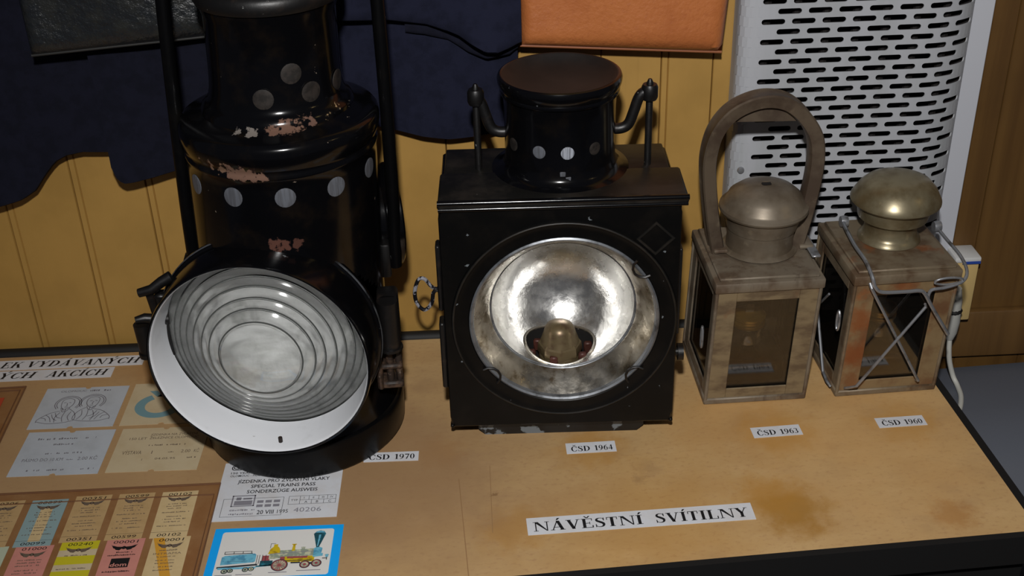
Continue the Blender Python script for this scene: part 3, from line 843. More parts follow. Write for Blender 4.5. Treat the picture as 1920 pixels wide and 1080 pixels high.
for i, (desc, num, pm, where) in enumerate(tops):
    tw, th = 0.0368, 0.0705
    o = slip('cardboard_ticket', '%s cardboard ticket numbered %s, %s' % (desc, num, where), 'ticket', cx0[i], cy0[i] - 0.0035, -2.6, tw, th, pm, 'upper row of cardboard tickets', lift=0.0006)
    if i == 1:
        MB().flat([R_(0.0125, 0.007, 0.0245, 0.058)], ZP - .00006).build('stripe', 'ticket_cream', o, smooth=0)
    m = MB()
    wing_emblem(m, ZP, tw * .5, 0.0585, 0.0118)
    for k, yy in enumerate((0.0500, 0.0465, 0.0430, 0.0370, 0.0305, 0.0265, 0.0225, 0.0165)):
        a = (0.009, 0.008, 0.010, 0.004, 0.011, 0.006, 0.010, 0.004)[k]
        dashes(m, ZP, a, tw - a, yy, 0.0018, 0.75, 100 + i * 10 + k)
    m.build('print', 'ink_soft', o, smooth=0)
    m = MB()
    add_sans(m, ZP, num, 0.0065, 0.0640, width=0.024, height=0.0042, slant=0.15)
    m.build('number', 'ink', o, smooth=0)
    m = MB()
    add_sans(m, ZP, num, 0.0065, 0.0020, width=0.024, height=0.0042, slant=0.15)
    m.flat([R_(0.0, 0.0082, tw, 0.0085)], ZP)
    m.build('number', 'ink', o, smooth=0)
lows = [('pale green', '', 'ticket_green', 'leftmost of the lower row'), ('pink', '01000', 'ticket_pink', 'second in the lower row'), ('yellow and white striped', '00240', 'paper_cream', 'third in the lower row'),
        ('pink', '00001', 'ticket_pink', 'fourth in the lower row with a black dom mark'), ('cream', '00001', 'ticket_cream', 'last in the lower row with an orange slash')]
for i, (desc, num, pm, where) in enumerate(lows):
    tw, th = 0.0372, 0.0780
    x = cx0[i] - 0.0030 * 0 + 0.0004
    y = cy0[i] - 0.0035 - th + 0.0005
    o = slip('cardboard_ticket', '%s cardboard ticket%s, %s' % (desc, ' numbered ' + num if num else '', where), 'ticket', x, y, -2.6, tw, th, pm, 'lower row of cardboard tickets', lift=0.0005)
    if i == 2:
        m = MB()
        for yy in (0.066, 0.0455, 0.025, 0.004):
            m.flat([R_(0, yy, tw, yy + 0.0115 if yy < 0.06 else th)], ZP - .00006)
        m.build('stripe', 'ticket_yellow', o, smooth=0)
    if i == 4:
        MB().flat([[(0.0005, th), (0.011, th), (0.034, 0.0), (0.024, 0.0)]], ZP - .00006).build('stripe', 'ink_orange', o, smooth=0)
    m = MB()
    if i:
        wing_emblem(m, ZP, tw * .5, th - 0.0125, 0.0122)
    if i == 1:
        for k, yy in enumerate((0.0570, 0.0530, 0.0490, 0.0425, 0.0385, 0.032)):
            dashes(m, ZP, 0.007, tw - 0.007, yy, 0.0020, 0.8, 200 + k)
    if i == 2:
        dashes(m, ZP, 0.007, tw - 0.007, 0.0570, 0.0020, 0.8, 221)
        dashes(m, ZP, 0.004, tw - 0.004, 0.0385, 0.0020, 0.8, 222)
    if i == 3:
        dashes(m, ZP, 0.009, tw - 0.009, 0.0580, 0.0022, 0.9, 231)
        dashes(m, ZP, 0.005, tw - 0.005, 0.0540, 0.0024, 0.95, 232)
        m.flat([R_(0.0100, 0.0375, 0.0280, 0.0505)], ZP)
        dashes(m, ZP, 0.005, tw - 0.005, 0.0310, 0.0026, 0.95, 233)
    if i == 4:
        dashes(m, ZP, 0.010, tw - 0.010, 0.0580, 0.0022, 0.85, 241)
        add_sans(m, ZP, 'INTRAMA', 0.005, 0.0530, width=0.027, height=0.0026)
        for k, yy in enumerate((0.0490, 0.0440, 0.0400, 0.0350, 0.0305)):
            dashes(m, ZP, 0.009, tw - 0.010, yy, 0.0018, 0.8, 242 + k)
    m.build('print', 'ink_soft' if i != 3 else 'ink', o, smooth=0)
    if i == 3:
        m = MB()
        add_sans(m, ZP + .0001, 'dom', 0.0105, 0.0390, width=0.016, height=0.0050, bold=0.02)
        m.build('mark_lettering', 'ticket_pink', o, smooth=0)
    if num:
        m = MB()
        add_sans(m, ZP, num, 0.0065, th - 0.0062, width=0.024, height=0.0042, slant=0.15)
        m.build('number', 'ink', o, smooth=0)

# ------------------------------------------------------------------ big round lantern
L1 = thing('round_signal_lantern', 'large black cylindrical railway lantern with a round stepped clear lens, farthest left', 'lantern', (-0.1429, 1.1188, 0.0009))
sh1 = lambda x, y, z: (x + 0.035 * z, y, z)
MB().lathe([(0, 0), (0.107, 0), (0.1095, 0.004), (0.1095, 0.034), (0.1080, 0.0385), (0.105, 0.0400), (0.0, 0.0402)], 72).map(sh1).build('base', 'black_satin', L1)
yaw = 0.16
AX = Vector((-math.sin(yaw), -math.cos(yaw), 0))
LC = Vector((-0.0246, -0.1188, 0.1545))
def cut_for_lens(mb):
    def inside(f):
        c = sum((Vector(mb.v[i]) for i in f), Vector()) / len(f)
        d = c - LC
        al = d.dot(AX)
        return al > -0.100 and (d - AX * al).length < (0.1078 if c.z > 0.10 else 0.1125)
    keep = [k for k, f in enumerate(mb.f) if not inside(f)]
    mb.f, mb.mi = [mb.f[k] for k in keep], [mb.mi[k] for k in keep]
    return mb
bodyz = [(0.1040, 0.0395), (0.1000, 0.050), (0.0960, 0.070)] + [(0.0945 - 0.0015 * k / 45, 0.085 + 0.24 * k / 45) for k in range(46)]
cut_for_lens(MB().lathe(bodyz + [(0.0930, 0.3335), (0.0942, 0.3355), (0.0945, 0.3378), (0.0936, 0.3400), (0.0930, 0.3425), (0.0938, 0.3450), (0.0960, 0.3500), (0.0972, 0.3560), (0.0972, 0.3620),
            (0.0962, 0.3660), (0.0940, 0.3690), (0.0905, 0.3705), (0.0840, 0.3720), (0.0770, 0.3745), (0.0730, 0.3765), (0.0715, 0.3775)], 144).map(sh1)).build('body', 'black_enamel_chipped', L1)
MB().lathe([(0.0735, 0.3755), (0.0730, 0.3795), (0.0712, 0.3835), (0.0685, 0.3862), (0.0660, 0.3885), (0.0645, 0.3930), (0.0632, 0.4000), (0.0624, 0.410), (0.0620, 0.420), (0.0615, 0.470), (0.0635, 0.476), (0.064, 0.484)], 72).map(sh1).build('chimney', 'black_enamel_chipped', L1)
MB().lathe([(0.0640, 0.480), (0.0672, 0.481), (0.0690, 0.485), (0.0690, 0.492), (0.0665, 0.496), (0.055, 0.503), (0.03, 0.512), (0, 0.515)], 72).map(sh1).build('chimney_cap', 'black_iron', L1)
def vent(parent, cx, cy, z, R, az, r, m, shear=0.0):
    """a round vent hole: gauze disc set in a shallow rolled rim on a cylinder of radius R"""
    n = 20
    vs, fs = [], []
    rows = [(0.0, -0.0003), (0.5, -0.0003), (0.9, -0.0003), (1.0, -0.0005), (1.0, -0.0016)]
    for rr, dp in rows:
        for k in range(n):
            a = 2 * PI * k / n
            s = r * rr * math.cos(a)
            zz = z + r * rr * math.sin(a)
            aa = az + s / R
            vs.append((cx + (R + dp + 0.0009) * math.sin(aa) + shear * zz, cy - (R + dp + 0.0009) * math.cos(aa), zz))
    for i in range(len(rows) - 1):
        for k in range(n):
            fs.append((i * n + k, i * n + (k + 1) % n, (i + 1) * n + (k + 1) % n, (i + 1) * n + k))
    mb = MB().add(vs, fs)
    mb.mi = [0] * (2 * n) + [0 if False else 0] * (len(fs) - 2 * n)
    return mb.build('vent_hole', m, parent)
for az in (-58, -26, 5, 36, 67):
    vent(L1, 0, 0, 0.3175, 0.0930, math.radians(az), 0.0098, 'vent_gauze', 0.035)
for az, z, m in ((19, 0.425, 'vent_gauze_brown'), (-6, 0.4035, 'vent_gauze_brown'), (35, 0.4045, 'vent_gauze_brown'), (70, 0.4040, 'vent_gauze_brown')):
    vent(L1, 0, 0, z, 0.0620 if z > 0.41 else 0.0638, math.radians(az), 0.0098, m, 0.035)
ML = axisM(LC, AX)
drum = MB().lathe([(0.1045, -0.044), (0.1052, -0.030), (0.1066, -0.004), (0.1073, 0.0008), (0.1082, 0.0022), (0.1096, 0.0020), (0.1105, -0.001), (0.1103, -0.050), (0.1125, -0.0510), (0.1135, -0.054), (0.1135, -0.058),
                   (0.1115, -0.061), (0.1085, -0.062), (0.1070, -0.070), (0.1040, -0.082), (0.0985, -0.094), (0.0930, -0.105)], 96, ML)
drum.build('lens_housing', 'black_enamel', L1)
MB().lathe([(0.1040, -0.0455), (0.1045, -0.030), (0.1058, -0.004), (0.1068, 0.0002), (0.1074, 0.0009)], 96, ML).build('lens_ring', 'white_enamel', L1, label='white enamelled inner rim round the lens')
MB().lathe([(0.1133, -0.0508), (0.1141, -0.0520), (0.1141, -0.0532), (0.1134, -0.0545)], 96, ML).build('flange_highlight', 'highlight_edge', L1, label='pale edge of the housing flange with its highlight painted in')  # thin added ring, catch-light on the flange edge put into its colour
# stepped lens
prof = [(0.1046, -0.0475), (0.1020, -0.0455)]
rings = [0.1010, 0.0945, 0.0875, 0.0795, 0.0710, 0.0610, 0.0520, 0.0405]
z = -0.0450
grooves = []
for a, b in zip(rings[:-1], rings[1:]):
    for k in range(5):
        tt = k / 4
        prof.append((a + (b + 0.0010 - a) * tt, z + 0.0042 * math.sin(tt * PI / 2) * (a - b) / 0.0085))
    z += 0.0042 * (a - b) / 0.0085
    prof.append((b + 0.0002, z + 0.0022))
    grooves.append((b + 0.0009, z + 0.0004))
    z += 0.0010
prof += [(0.0400, z + 0.0012), (0.0392, z + 0.0006)]
for k in range(1, 9):
    tt = k / 8
    prof.append((0.0392 * (1 - tt), z + 0.0006 + 0.0095 * (1 - (1 - tt) ** 2)))
MB().lathe(prof, 96, ML).build('lens', 'lens_glass', L1, smooth=25, label='clear stepped glass lens with concentric rings')
for k, (rr, zz) in enumerate(grooves):
    MB().lathe([(rr + 0.0009, zz - 0.0006), (rr + 0.0005, zz + 0.0004), (rr - 0.0002, zz + 0.0006), (rr - 0.0007, zz), (rr - 0.0004, zz - 0.0008)], 96, ML).build('lens_groove', 'lens_edge', L1)
MB().lathe([(0.1040, -0.0500), (0.098, -0.054), (0.080, -0.068), (0.055, -0.082), (0.028, -0.090), (0.0, -0.0925)], 64, ML).build('lens_reflector', 'lens_backing', L1)
# small tap screw in the white rim
# side port on the right
MS = axisM(Vector((0.070, 0.048, 0.222)), Vector((0.985, 0.17, 0)))
MB().lathe([(0.046, -0.03), (0.046, 0.030), (0.0535, 0.036), (0.0555, 0.040), (0.0555, 0.046), (0.052, 0.048), (0.045, 0.046), (0.0, 0.052)], 48, MS).build('side_port', 'black_enamel', L1)
# carrying bail
for sgn in (-1, 1):
    pass
bl = [(-0.1010, 0.004, 0.185), (-0.1015, 0.004, 0.26), (-0.1005, 0.004, 0.34), (-0.0985, 0.004, 0.43), (-0.096, 0.004, 0.50), (-0.088, 0.004, 0.56), (-0.06, 0.004, 0.605), (0.0, 0.004, 0.625),
      (0.062, 0.004, 0.605), (0.089, 0.004, 0.56), (0.0985, 0.004, 0.50), (0.1020, 0.004, 0.43), (0.1050, 0.004, 0.34), (0.1065, 0.004, 0.26), (0.1065, 0.004, 0.185)]
MB().tube(spline(bl, 5), 0.0067, 12).map(sh1).build('bail_handle', 'black_satin', L1)
for x in (-0.0985, 0.1035):
    m = MB().box((x, 0.004, 0.195), (0.010, 0.018, 0.040), 0.003, 2)
    m.tube([(x - 0.006, 0.004, 0.197), (x + 0.006, 0.004, 0.197)], 0.005, 10)
    m.build('bail_bracket', 'black_iron', L1)
# hinge on the right of the housing
hg = MB()
hg.box((0.103, -0.052, 0.160), (0.022, 0.030, 0.052), 0.004, 2)
hg.tube([(0.103, -0.070, 0.128), (0.103, -0.070, 0.186)], 0.0105, 14)
hg.tube([(0.103, -0.070, 0.1295), (0.103, -0.070, 0.1325)], 0.0125, 14)
hg.build('hinge_barrel', 'black_iron', L1)
hg = MB()
hg.box((0.100, -0.052, 0.104), (0.026, 0.032, 0.006), 0.002)
hg.box((0.089, -0.060, 0.104), (0.006, 0.022, 0.052), 0.002)
hg.box((0.100, -0.058, 0.082), (0.026, 0.022, 0.008), 0.002)
hg.box((0.109, -0.056, 0.104), (0.007, 0.018, 0.050), 0.002)
hg.tube([(0.100, -0.062, 0.08), (0.100, -0.062, 0.125)], 0.004, 10)
hg.build('hinge_bracket', 'rust_iron', L1)
# swing-bolt latch on the left
lt = MB()
lt.tube([(-0.131, -0.085, 0.2245), (-0.118, -0.085, 0.2275), (-0.108, -0.082, 0.2335), (-0.098, -0.080, 0.238)], [0.0045, 0.0052, 0.0055, 0.006], 12)
lt.tube([(-0.1205, -0.086, 0.222), (-0.1165, -0.083, 0.180)], 0.0042, 10)
lt.box((-0.1130, -0.074, 0.200), (0.012, 0.014, 0.036), 0.002)
lt.tube([(-0.139, -0.088, 0.1955), (-0.130, -0.086, 0.1960), (-0.118, -0.083, 0.1925), (-0.110, -0.08, 0.190)], [0.0035, 0.0052, 0.0050, 0.006], 12)
lt.box((-0.1145, -0.074, 0.168), (0.012, 0.014, 0.046), 0.002)
lt.map(lambda x, y, z: (x - 0.0078, y + 0.022, z - 0.0135)).build('swing_bolt', 'black_iron', L1)
lt = MB()
lt.tube([(-0.1345, -0.086, 0.190), (-0.133, -0.086, 0.156)], 0.0082, 16)
lt.tube([(-0.133, -0.086, 0.1570), (-0.1328, -0.086, 0.1525)], 0.0098, 16)
lt.box((-0.1235, -0.080, 0.168), (0.018, 0.010, 0.030), 0.002)
lt.map(lambda x, y, z: (x - 0.0078, y + 0.022, z - 0.0135)).build('latch_barrel', 'black_iron', L1)
MB().tube([LC + AX * -0.012 + Vector((0.006, 0, -0.1052)), LC + AX * -0.012 + Vector((0.006, 0, -0.0995))], 0.0022, 8).build('rim_screw', 'rust_iron', L1)

# ------------------------------------------------------------------ square lantern with the reflector
L2 = thing('square_signal_lantern', 'square black railway lantern with a bright open reflector, second from left', 'lantern', (0.135, 1.040, 0.0), -0.085)
Zb, Zt = 0.022, 0.286
m = MB()
foot = [(-0.083, 0.0), (0.083, 0.0), (0.090, 0.008), (0.090, 0.026), (-0.090, 0.026), (-0.090, 0.008)]
m.add([(x, 0.016, z) for x, z in foot] + [(x, 0.118, z) for x, z in foot], [(0, 1, 2, 3, 4, 5), (11, 10, 9, 8, 7, 6)] + [(i, (i + 1) % 6, 6 + (i + 1) % 6, 6 + i) for i in range(6)])
m.build('foot', 'scraped_foot', L2, smooth=0)
# case: sides, back, floor, roof line; front has a round opening
m = MB()
m.box((-0.1165, 0.069, 0.152), (0.004, 0.134, 0.262), 0.001)
m.box((0.1165, 0.069, 0.152), (0.004, 0.134, 0.262), 0.001)
m.box((0.0, 0.1355, 0.152), (0.235, 0.004, 0.262), 0.001)
m.box((0.0, 0.069, Zb + 0.003), (0.235, 0.134, 0.006), 0.001)
m.build('case', 'black_enamel', L2)
RC, RZ, RO = 0.0035, 0.1525, 0.0970
n = 96
vs, fs = [], []
def sq(a):
    c, s = math.cos(a), math.sin(a)
    hx, hz = 0.1190, 0.1310
    k = min((hx / abs(c)) if abs(c) > 1e-6 else 9, (hz / abs(s)) if abs(s) > 1e-6 else 9)
    return c * k, s * k
rows = []
def frow(fn, v):
    rows.append(len(vs))
    for i in range(n):
        x, zz = fn(2 * PI * i / n)
        vs.append((x, v, zz))
circ = lambda r: (lambda a: (RC + r * math.cos(a), RZ + r * math.sin(a)))
sqf = lambda k: (lambda a: (sq(a)[0] * k, 0.1545 + sq(a)[1] * k))
frow(sqf(1.0), 0.010)
frow(sqf(1.0), 0.0012)
frow(sqf(0.992), 0.0)
frow(circ(0.1155), 0.0)
frow(circ(0.1145), -0.0018)
frow(circ(0.1125), -0.0022)
frow(circ(0.1105), -0.0012)
frow(circ(0.1060), -0.0006)
frow(circ(0.0985), -0.0008)
frow(circ(0.0970), 0.0004)
frow(circ(0.0968), 0.006)
for a, b in zip(rows[:-1], rows[1:]):
    for i in range(n):
        fs.append((a + i, a + (i + 1) % n, b + (i + 1) % n, b + i))
corner = MB().add(vs, fs)
for sx in (-1, 1):
    for zz in (0.0235, 0.2855):
        corner.box((sx * 0.1175, 0.005, zz), (0.004, 0.009, 0.004), 0.001)
corner.build('front_door', 'black_matte', L2)
MB().tube([(RC + 0.1135 * math.cos(a), -0.0020, RZ + 0.1135 * math.sin(a)) for a in [2 * PI * i / 96 for i in range(96)]], 0.0012, 8, closed=True).build('door_bead', 'dusty_roof', L2)
m = MB()
for c_, s_x, s_z in (((0.0940, 0.2460), 0.0255, 0.0185),):
    pts = [(c_[0], c_[1] + s_z), (c_[0] + s_x * .75, c_[1]), (c_[0], c_[1] - s_z), (c_[0] - s_x * .75, c_[1])]
    pin = [(c_[0], c_[1] + s_z * .84), (c_[0] + s_x * .62, c_[1]), (c_[0], c_[1] - s_z * .84), (c_[0] - s_x * .62, c_[1])]
    V = [(x, -0.0016, z) for x, z in pts] + [(x, -0.0016, z) for x, z in pin] + [(x, 0.0006, z) for x, z in pts] + [(x, 0.0006, z) for x, z in pin]
    F = []
    for i in range(4):
        j = (i + 1) % 4
        F += [(i, j, 4 + j, 4 + i), (i, j, 8 + j, 8 + i), (4 + i, 4 + j, 12 + j, 12 + i)]
    m.add(V, F)
m.build('diamond_frame', 'dusty_roof', L2, smooth=0)
for ang in (38, 219, 318):
    a0 = math.radians(ang)
    c = (RC + 0.1005 * math.cos(a0), RZ + 0.1005 * math.sin(a0))
    p = [(c[0] + 0.011 * math.cos(a0 + PI + k * PI / 6 - PI / 2) * 1.0, -0.003, c[1] + 0.011 * math.sin(a0 + PI + k * PI / 6 - PI / 2)) for k in range(7)]
    MB().tube(p, 0.0014, 6).build('retaining_clip', 'black_iron', L2)
# roof
m = MB()
m.box((0.003, 0.034, 0.2865), (0.2440, 0.0720, 0.0085), 0.003, 3)
m.box((0.0, 0.103, 0.2845), (0.2300, 0.0660, 0.0080), 0.002, 2)
m.build('roof', 'dusty_roof', L2)
MB().tube([(-0.119, -0.0005, 0.2900), (0.1250, -0.0005, 0.2900)], 0.0030, 10).build('roof_lip', 'black_enamel', L2)
MB().tube([(-0.1185, -0.0010, 0.2835), (0.1240, -0.0010, 0.2835)], 0.0022, 10).build('roof_lip', 'black_enamel', L2)
Mc = Matrix.Translation((0.0040, 0.083, 0.0))
MB().lathe([(0.070, 0.2905), (0.0650, 0.2920), (0.0600, 0.2945), (0.0570, 0.2985), (0.0558, 0.306), (0.0558, 0.355), (0.0562, 0.366), (0.0572, 0.372)], 64, Mc).build('chimney', 'black_enamel', L2)
MB().lathe([(0.0572, 0.3705), (0.0592, 0.3712), (0.0598, 0.3735), (0.0590, 0.3755), (0.0604, 0.3775), (0.0618, 0.3820), (0.0622, 0.3860), (0.0610, 0.3890), (0.0590, 0.3898), (0.0575, 0.3892)], 64, Mc).build('cap_rim', 'black_enamel', L2)
MB().lathe([(0.0582, 0.3896), (0.0565, 0.3884), (0.0520, 0.3845), (0.0430, 0.3800), (0.0270, 0.3770), (0, 0.3760)], 64, Mc).build('chimney_lid', 'dusty_black', L2)
for az, mm in ((5, 'vent_gauze_bright'), (-24, 'vent_gauze'), (35, 'vent_gauze_brown'), (-58, 'vent_gauze_brown')):
    vent(L2, 0.0040, 0.083, 0.3270, 0.0558, math.radians(az), 0.0066, mm)
for x, az in ((0.0, 4),):
    for k, (da, dz) in enumerate(((0, 0.0), (5.5, -0.0055))):
        a = math.radians(az + da - 4)
        MB().box((0.0040 + 0.0562 * math.sin(a), 0.083 - 0.0562 * math.cos(a), 0.3050 + dz), (0.0055, 0.0012, 0.005), 0.0005).build('rivet', 'vent_gauze', L2)
for s, xk in ((1, 0.0935), (-1, -0.0795)):
    m = MB()
    p = [(0.0040 + s * 0.050, 0.083, 0.3290), (0.0040 + s * 0.0610, 0.083, 0.3285), (0.0040 + s * 0.0690, 0.083, 0.3330), (0.0040 + s * 0.0740, 0.083, 0.3460), (0.0040 + s * 0.0785, 0.083, 0.3600), (0.0040 + s * 0.0835, 0.083, 0.3660), (xk + s * 0.001, 0.083, 0.3665)]
    m.tube(spline(p, 5), 0.0056, 12)
    m.lathe([(0, -0.008), (0.0070, -0.008), (0.0084, -0.005), (0.0084, 0.005), (0.0070, 0.008), (0, 0.008)], 18, Matrix.Translation((xk, 0.083, 0.3665)))
    m.build('bracket_arm', 'black_iron', L2)
    MB().tube([(xk, 0.083, 0.2880), (xk, 0.083, 0.376), (xk, 0.083, 0.3800)], [0.0036, 0.0036, 0.0018], 10).build('lock_pin', 'black_iron', L2)
# reflector
MR = axisM(Vector((RC, 0.0, RZ)), Vector((0, -1, 0)))
MB().lathe([(0.0972, -0.006), (0.0972, 0.0008), (0.0955, 0.0020), (0.0935, 0.0008), (0.0925, -0.004)], 96, MR).build('reflector_rim', 'zinc_rim', L2)
MB().lathe([(0.0930, -0.003), (0.0905, -0.006), (0.0840, -0.016), (0.0775, -0.026), (0.0765, -0.0285)], 96, MR).build('reflector_cone', 'reflector_cone', L2)
MB().lathe([(0.0776, -0.0262), (0.0785, -0.0275), (0.0770, -0.0300), (0.0745, -0.0310)], 96, MR).build('reflector_seam', 'zinc_rim', L2)
bowl = [(0.0755 * math.sin(PI / 2 * (1 - k / 14)), -0.029 - 0.076 * math.cos(PI / 2 * (1 - k / 14)) ** 1.0) for k in range(15)]
BX0, BV0, BRX, BRY = 0.0010, 0.0565, 0.0375, 0.0240
bw = MB().lathe([(0.0755 * math.sin(PI / 2 * (1 - k / 48)), -0.029 - 0.076 * math.cos(PI / 2 * (1 - k / 48))) for k in range(49)], 240, MR)
def in_hole(f):
    c = sum((Vector(bw.v[i]) for i in f), Vector()) / len(f)
    return c.z < RZ and ((c.x - BX0) / BRX) ** 2 + ((c.y - BV0) / BRY) ** 2 < 1
kp = [k for k, f in enumerate(bw.f) if not in_hole(f)]
bw.f, bw.mi = [bw.f[k] for k in kp], [bw.mi[k] for k in kp]
bw.build('reflector_bowl', 'reflector', L2)
def bowl_z(x, v):
    R = 0.0755 * math.sqrt(max(0.0, 1 - ((v - 0.029) / 0.076) ** 2))
    return RZ - math.sqrt(max(0.0, R * R - (x - RC) ** 2))
hp = [(BX0 + BRX * 1.01 * math.cos(a), BV0 + BRY * 1.01 * math.sin(a)) for a in [2 * PI * i / 48 for i in range(48)]]
MB().tube([(x, v, bowl_z(x, v) + 0.0006) for x, v in hp], 0.0016, 8, closed=True).build('burner_hole_rim', 'reflector_cone', L2)
MBn = Matrix.Translation((BX0, BV0, 0.0))
wl = MB()
n = 48
wl.add([(x, v, bowl_z(x, v) - 0.0004) for x, v in hp] + [(BX0 + (x - BX0) * .98, BV0 + (v - BV0) * .98, 0.066) for x, v in hp] + [(BX0, BV0, 0.066)],
       [(i, (i + 1) % n, n + (i + 1) % n, n + i) for i in range(n)] + [(n + i, n + (i + 1) % n, 2 * n) for i in range(n)])
wl.build('burner_well', 'dark_inside', L2)
MB().lathe([(0.0, 0.0700), (0.0225, 0.0700), (0.0230, 0.0720), (0.0230, 0.0800), (0.0222, 0.0815)], 40, MBn).build('knurled_ring', 'brass', L2)
MB().lathe([(0.0238, 0.0805), (0.0245, 0.0830), (0.0236, 0.0920), (0.0210, 0.0955)], 8, MBn).build('hexagon_nut', 'brass', L2, smooth=20)
MB().lathe([(0.0212, 0.0945), (0.0195, 0.0990), (0.0178, 0.1040), (0.0165, 0.1090), (0.0140, 0.1135), (0.0095, 0.1165), (0.005, 0.1178), (0, 0.1180)], 32, MBn).build('burner_dome', 'brass', L2)
for k in range(6):
    a = 2 * PI * k / 6 + .3
    MB().box((BX0 + 0.0325 * math.cos(a), BV0 + 0.0215 * math.sin(a), 0.0800), (0.009, 0.006, 0.014), 0.0015).build('burner_prong', 'brass_red', L2)
# door hasp and wire ring on the left, latch on the right
MB().box((-0.1215, 0.010, 0.2050), (0.0050, 0.016, 0.075), 0.0015).build('side_hinge', 'black_iron', L2)
MB().box((-0.1220, 0.012, 0.1120), (0.0060, 0.018, 0.080), 0.0015).build('side_hinge', 'black_iron', L2)
pt = [(830, 505), (829, 532), (822, 541), (812, 536), (800, 521), (789, 522), (781, 542), (782, 562), (791, 576), (800, 578), (811, 566), (815, 548), (824, 544), (832, 556)]
MB().tube(spline([(-0.1549 + (x - 783) * 0.000596, 0.098, 0.1332 - (y - 548) * 0.00068 + (x - 783) * 0.00003) for x, y in pt], 5), 0.0022, 8).box((-0.1245, 0.098, 0.142), (0.012, 0.010, 0.030), 0.002).build('wire_ring', 'chipped_wire', L2)
MB().tube([(0.112, 0.04, 0.086), (0.132, 0.04, 0.086)], 0.0050, 12).lathe([(0, -0.003), (0.0095, -0.003), (0.0095, 0.003), (0, 0.003)], 16, axisM(Vector((0.130, 0.04, 0.0855)), Vector((1, 0, 0)))).build('side_latch', 'black_iron', L2)
MB().box((0.1205, 0.012, 0.18), (0.0035, 0.014, 0.10), 0.001).build('side_strip', 'black_iron', L2)

# ------------------------------------------------------------------ the two tin hand lanterns
def frame_plate(mb, w, h, t, x0, x1, z0, z1, M):
    """upright plate (x: width, z: height, thickness along y) with a window x0..x1, z0..z1"""
    a, b = -w / 2, w / 2
    mb.box(((a + x0) / 2, 0, h / 2), (x0 - a, t, h), 0.0006, 1, M)
    mb.box(((b + x1) / 2, 0, h / 2), (b - x1, t, h), 0.0006, 1, M)
    mb.box(((x0 + x1) / 2, 0, z0 / 2), (x1 - x0, t, z0), 0.0006, 1, M)
    mb.box(((x0 + x1) / 2, 0, (h + z1) / 2), (x1 - x0, t, h - z1), 0.0006, 1, M)
def lantern_case(root, tin, front, wx0, wx1, wz0, wz1, w=0.1125, d=0.124, h=0.150, shear=0.04):
    sh = lambda x, y, z: (x + shear * z, y, z)
    MB().box((0, d / 2, 0.004), (w + 0.004, d + 0.004, 0.008), 0.0015).map(sh).build('base', tin, root)
    Rz = lambda a: Matrix.Rotation(a, 4, 'Z')
    def plate(nm, ww, M, a, b, mt):
        m = MB()
        frame_plate(m, ww, h - 0.006, 0.0022, a, b, wz0, wz1, Matrix.Translation((0, 0, 0.006)) @ M)
        f = m.map(sh).build(nm, mt, root, smooth=0)
        g = MB().box(((a + b) / 2, 0.0026, (wz0 + wz1) / 2), (b - a + 0.006, 0.0014, wz1 - wz0 + 0.006), 0, 1, Matrix.Translation((0, 0, 0.006)) @ M)
        g.map(sh).build('pane', 'pane_glass', f, smooth=0)
        return f
    plate('front_frame', w, Matrix.Translation((0, 0.001, 0)), wx0, wx1, front)
    plate('left_frame', d, Matrix.Translation((-w / 2 + 0.001, d / 2, 0)) @ Rz(-PI / 2), -0.044, 0.044, tin)
    plate('right_frame', d, Matrix.Translation((w / 2 - 0.001, d / 2, 0)) @ Rz(PI / 2), -0.044, 0.044, tin)
    plate('rear_frame', w, Matrix.Translation((0, d - 0.001, 0)) @ Rz(PI), -0.036, 0.036, tin)
    for x in (-w / 2, w / 2):
        for y in (0.0, d):
            MB().tube([(x, y, 0.006), (x, y, h)], 0.0022, 8).map(sh).build('corner_bead', tin, root)
    m = MB()
    m.box((0.000, d / 2, h + 0.001), (w + 0.007, d + 0.007, 0.012), 0.0022, 2)
    m.box((0.000, d / 2, h + 0.0085), (w - 0.004, d - 0.004, 0.004), 0.0012, 1)
    m.map(sh).build('roof', tin, root)
    return sh
def oil_lamp(root, sh, cx, cy):
    M0 = Matrix.Translation((cx, cy, 0))
    MB().box((cx, cy, 0.0225), (0.078, 0.070, 0.028), 0.006, 3).map(sh).build('oil_tank', 'lamp_glass', root)
    MB().lathe([(0.030, 0.036), (0.026, 0.042), (0.018, 0.048), (0.0165, 0.060), (0.0185, 0.066), (0.0185, 0.068)], 28, M0).map(sh).build('lamp_neck', 'lamp_glass', root)
    MB().lathe([(0.0, 0.0655), (0.0175, 0.0660), (0.0190, 0.0680), (0.0190, 0.0715), (0.0172, 0.0728), (0.0172, 0.0750), (0.0190, 0.0768), (0.0190, 0.0798), (0.0160, 0.0820), (0, 0.0825)], 28, M0).map(sh).build('burner', 'burner_brass', root)
    MB().box((cx, cy, 0.0875), (0.010, 0.003, 0.012), 0.0005).map(sh).build('wick', 'tin_dusty', root)

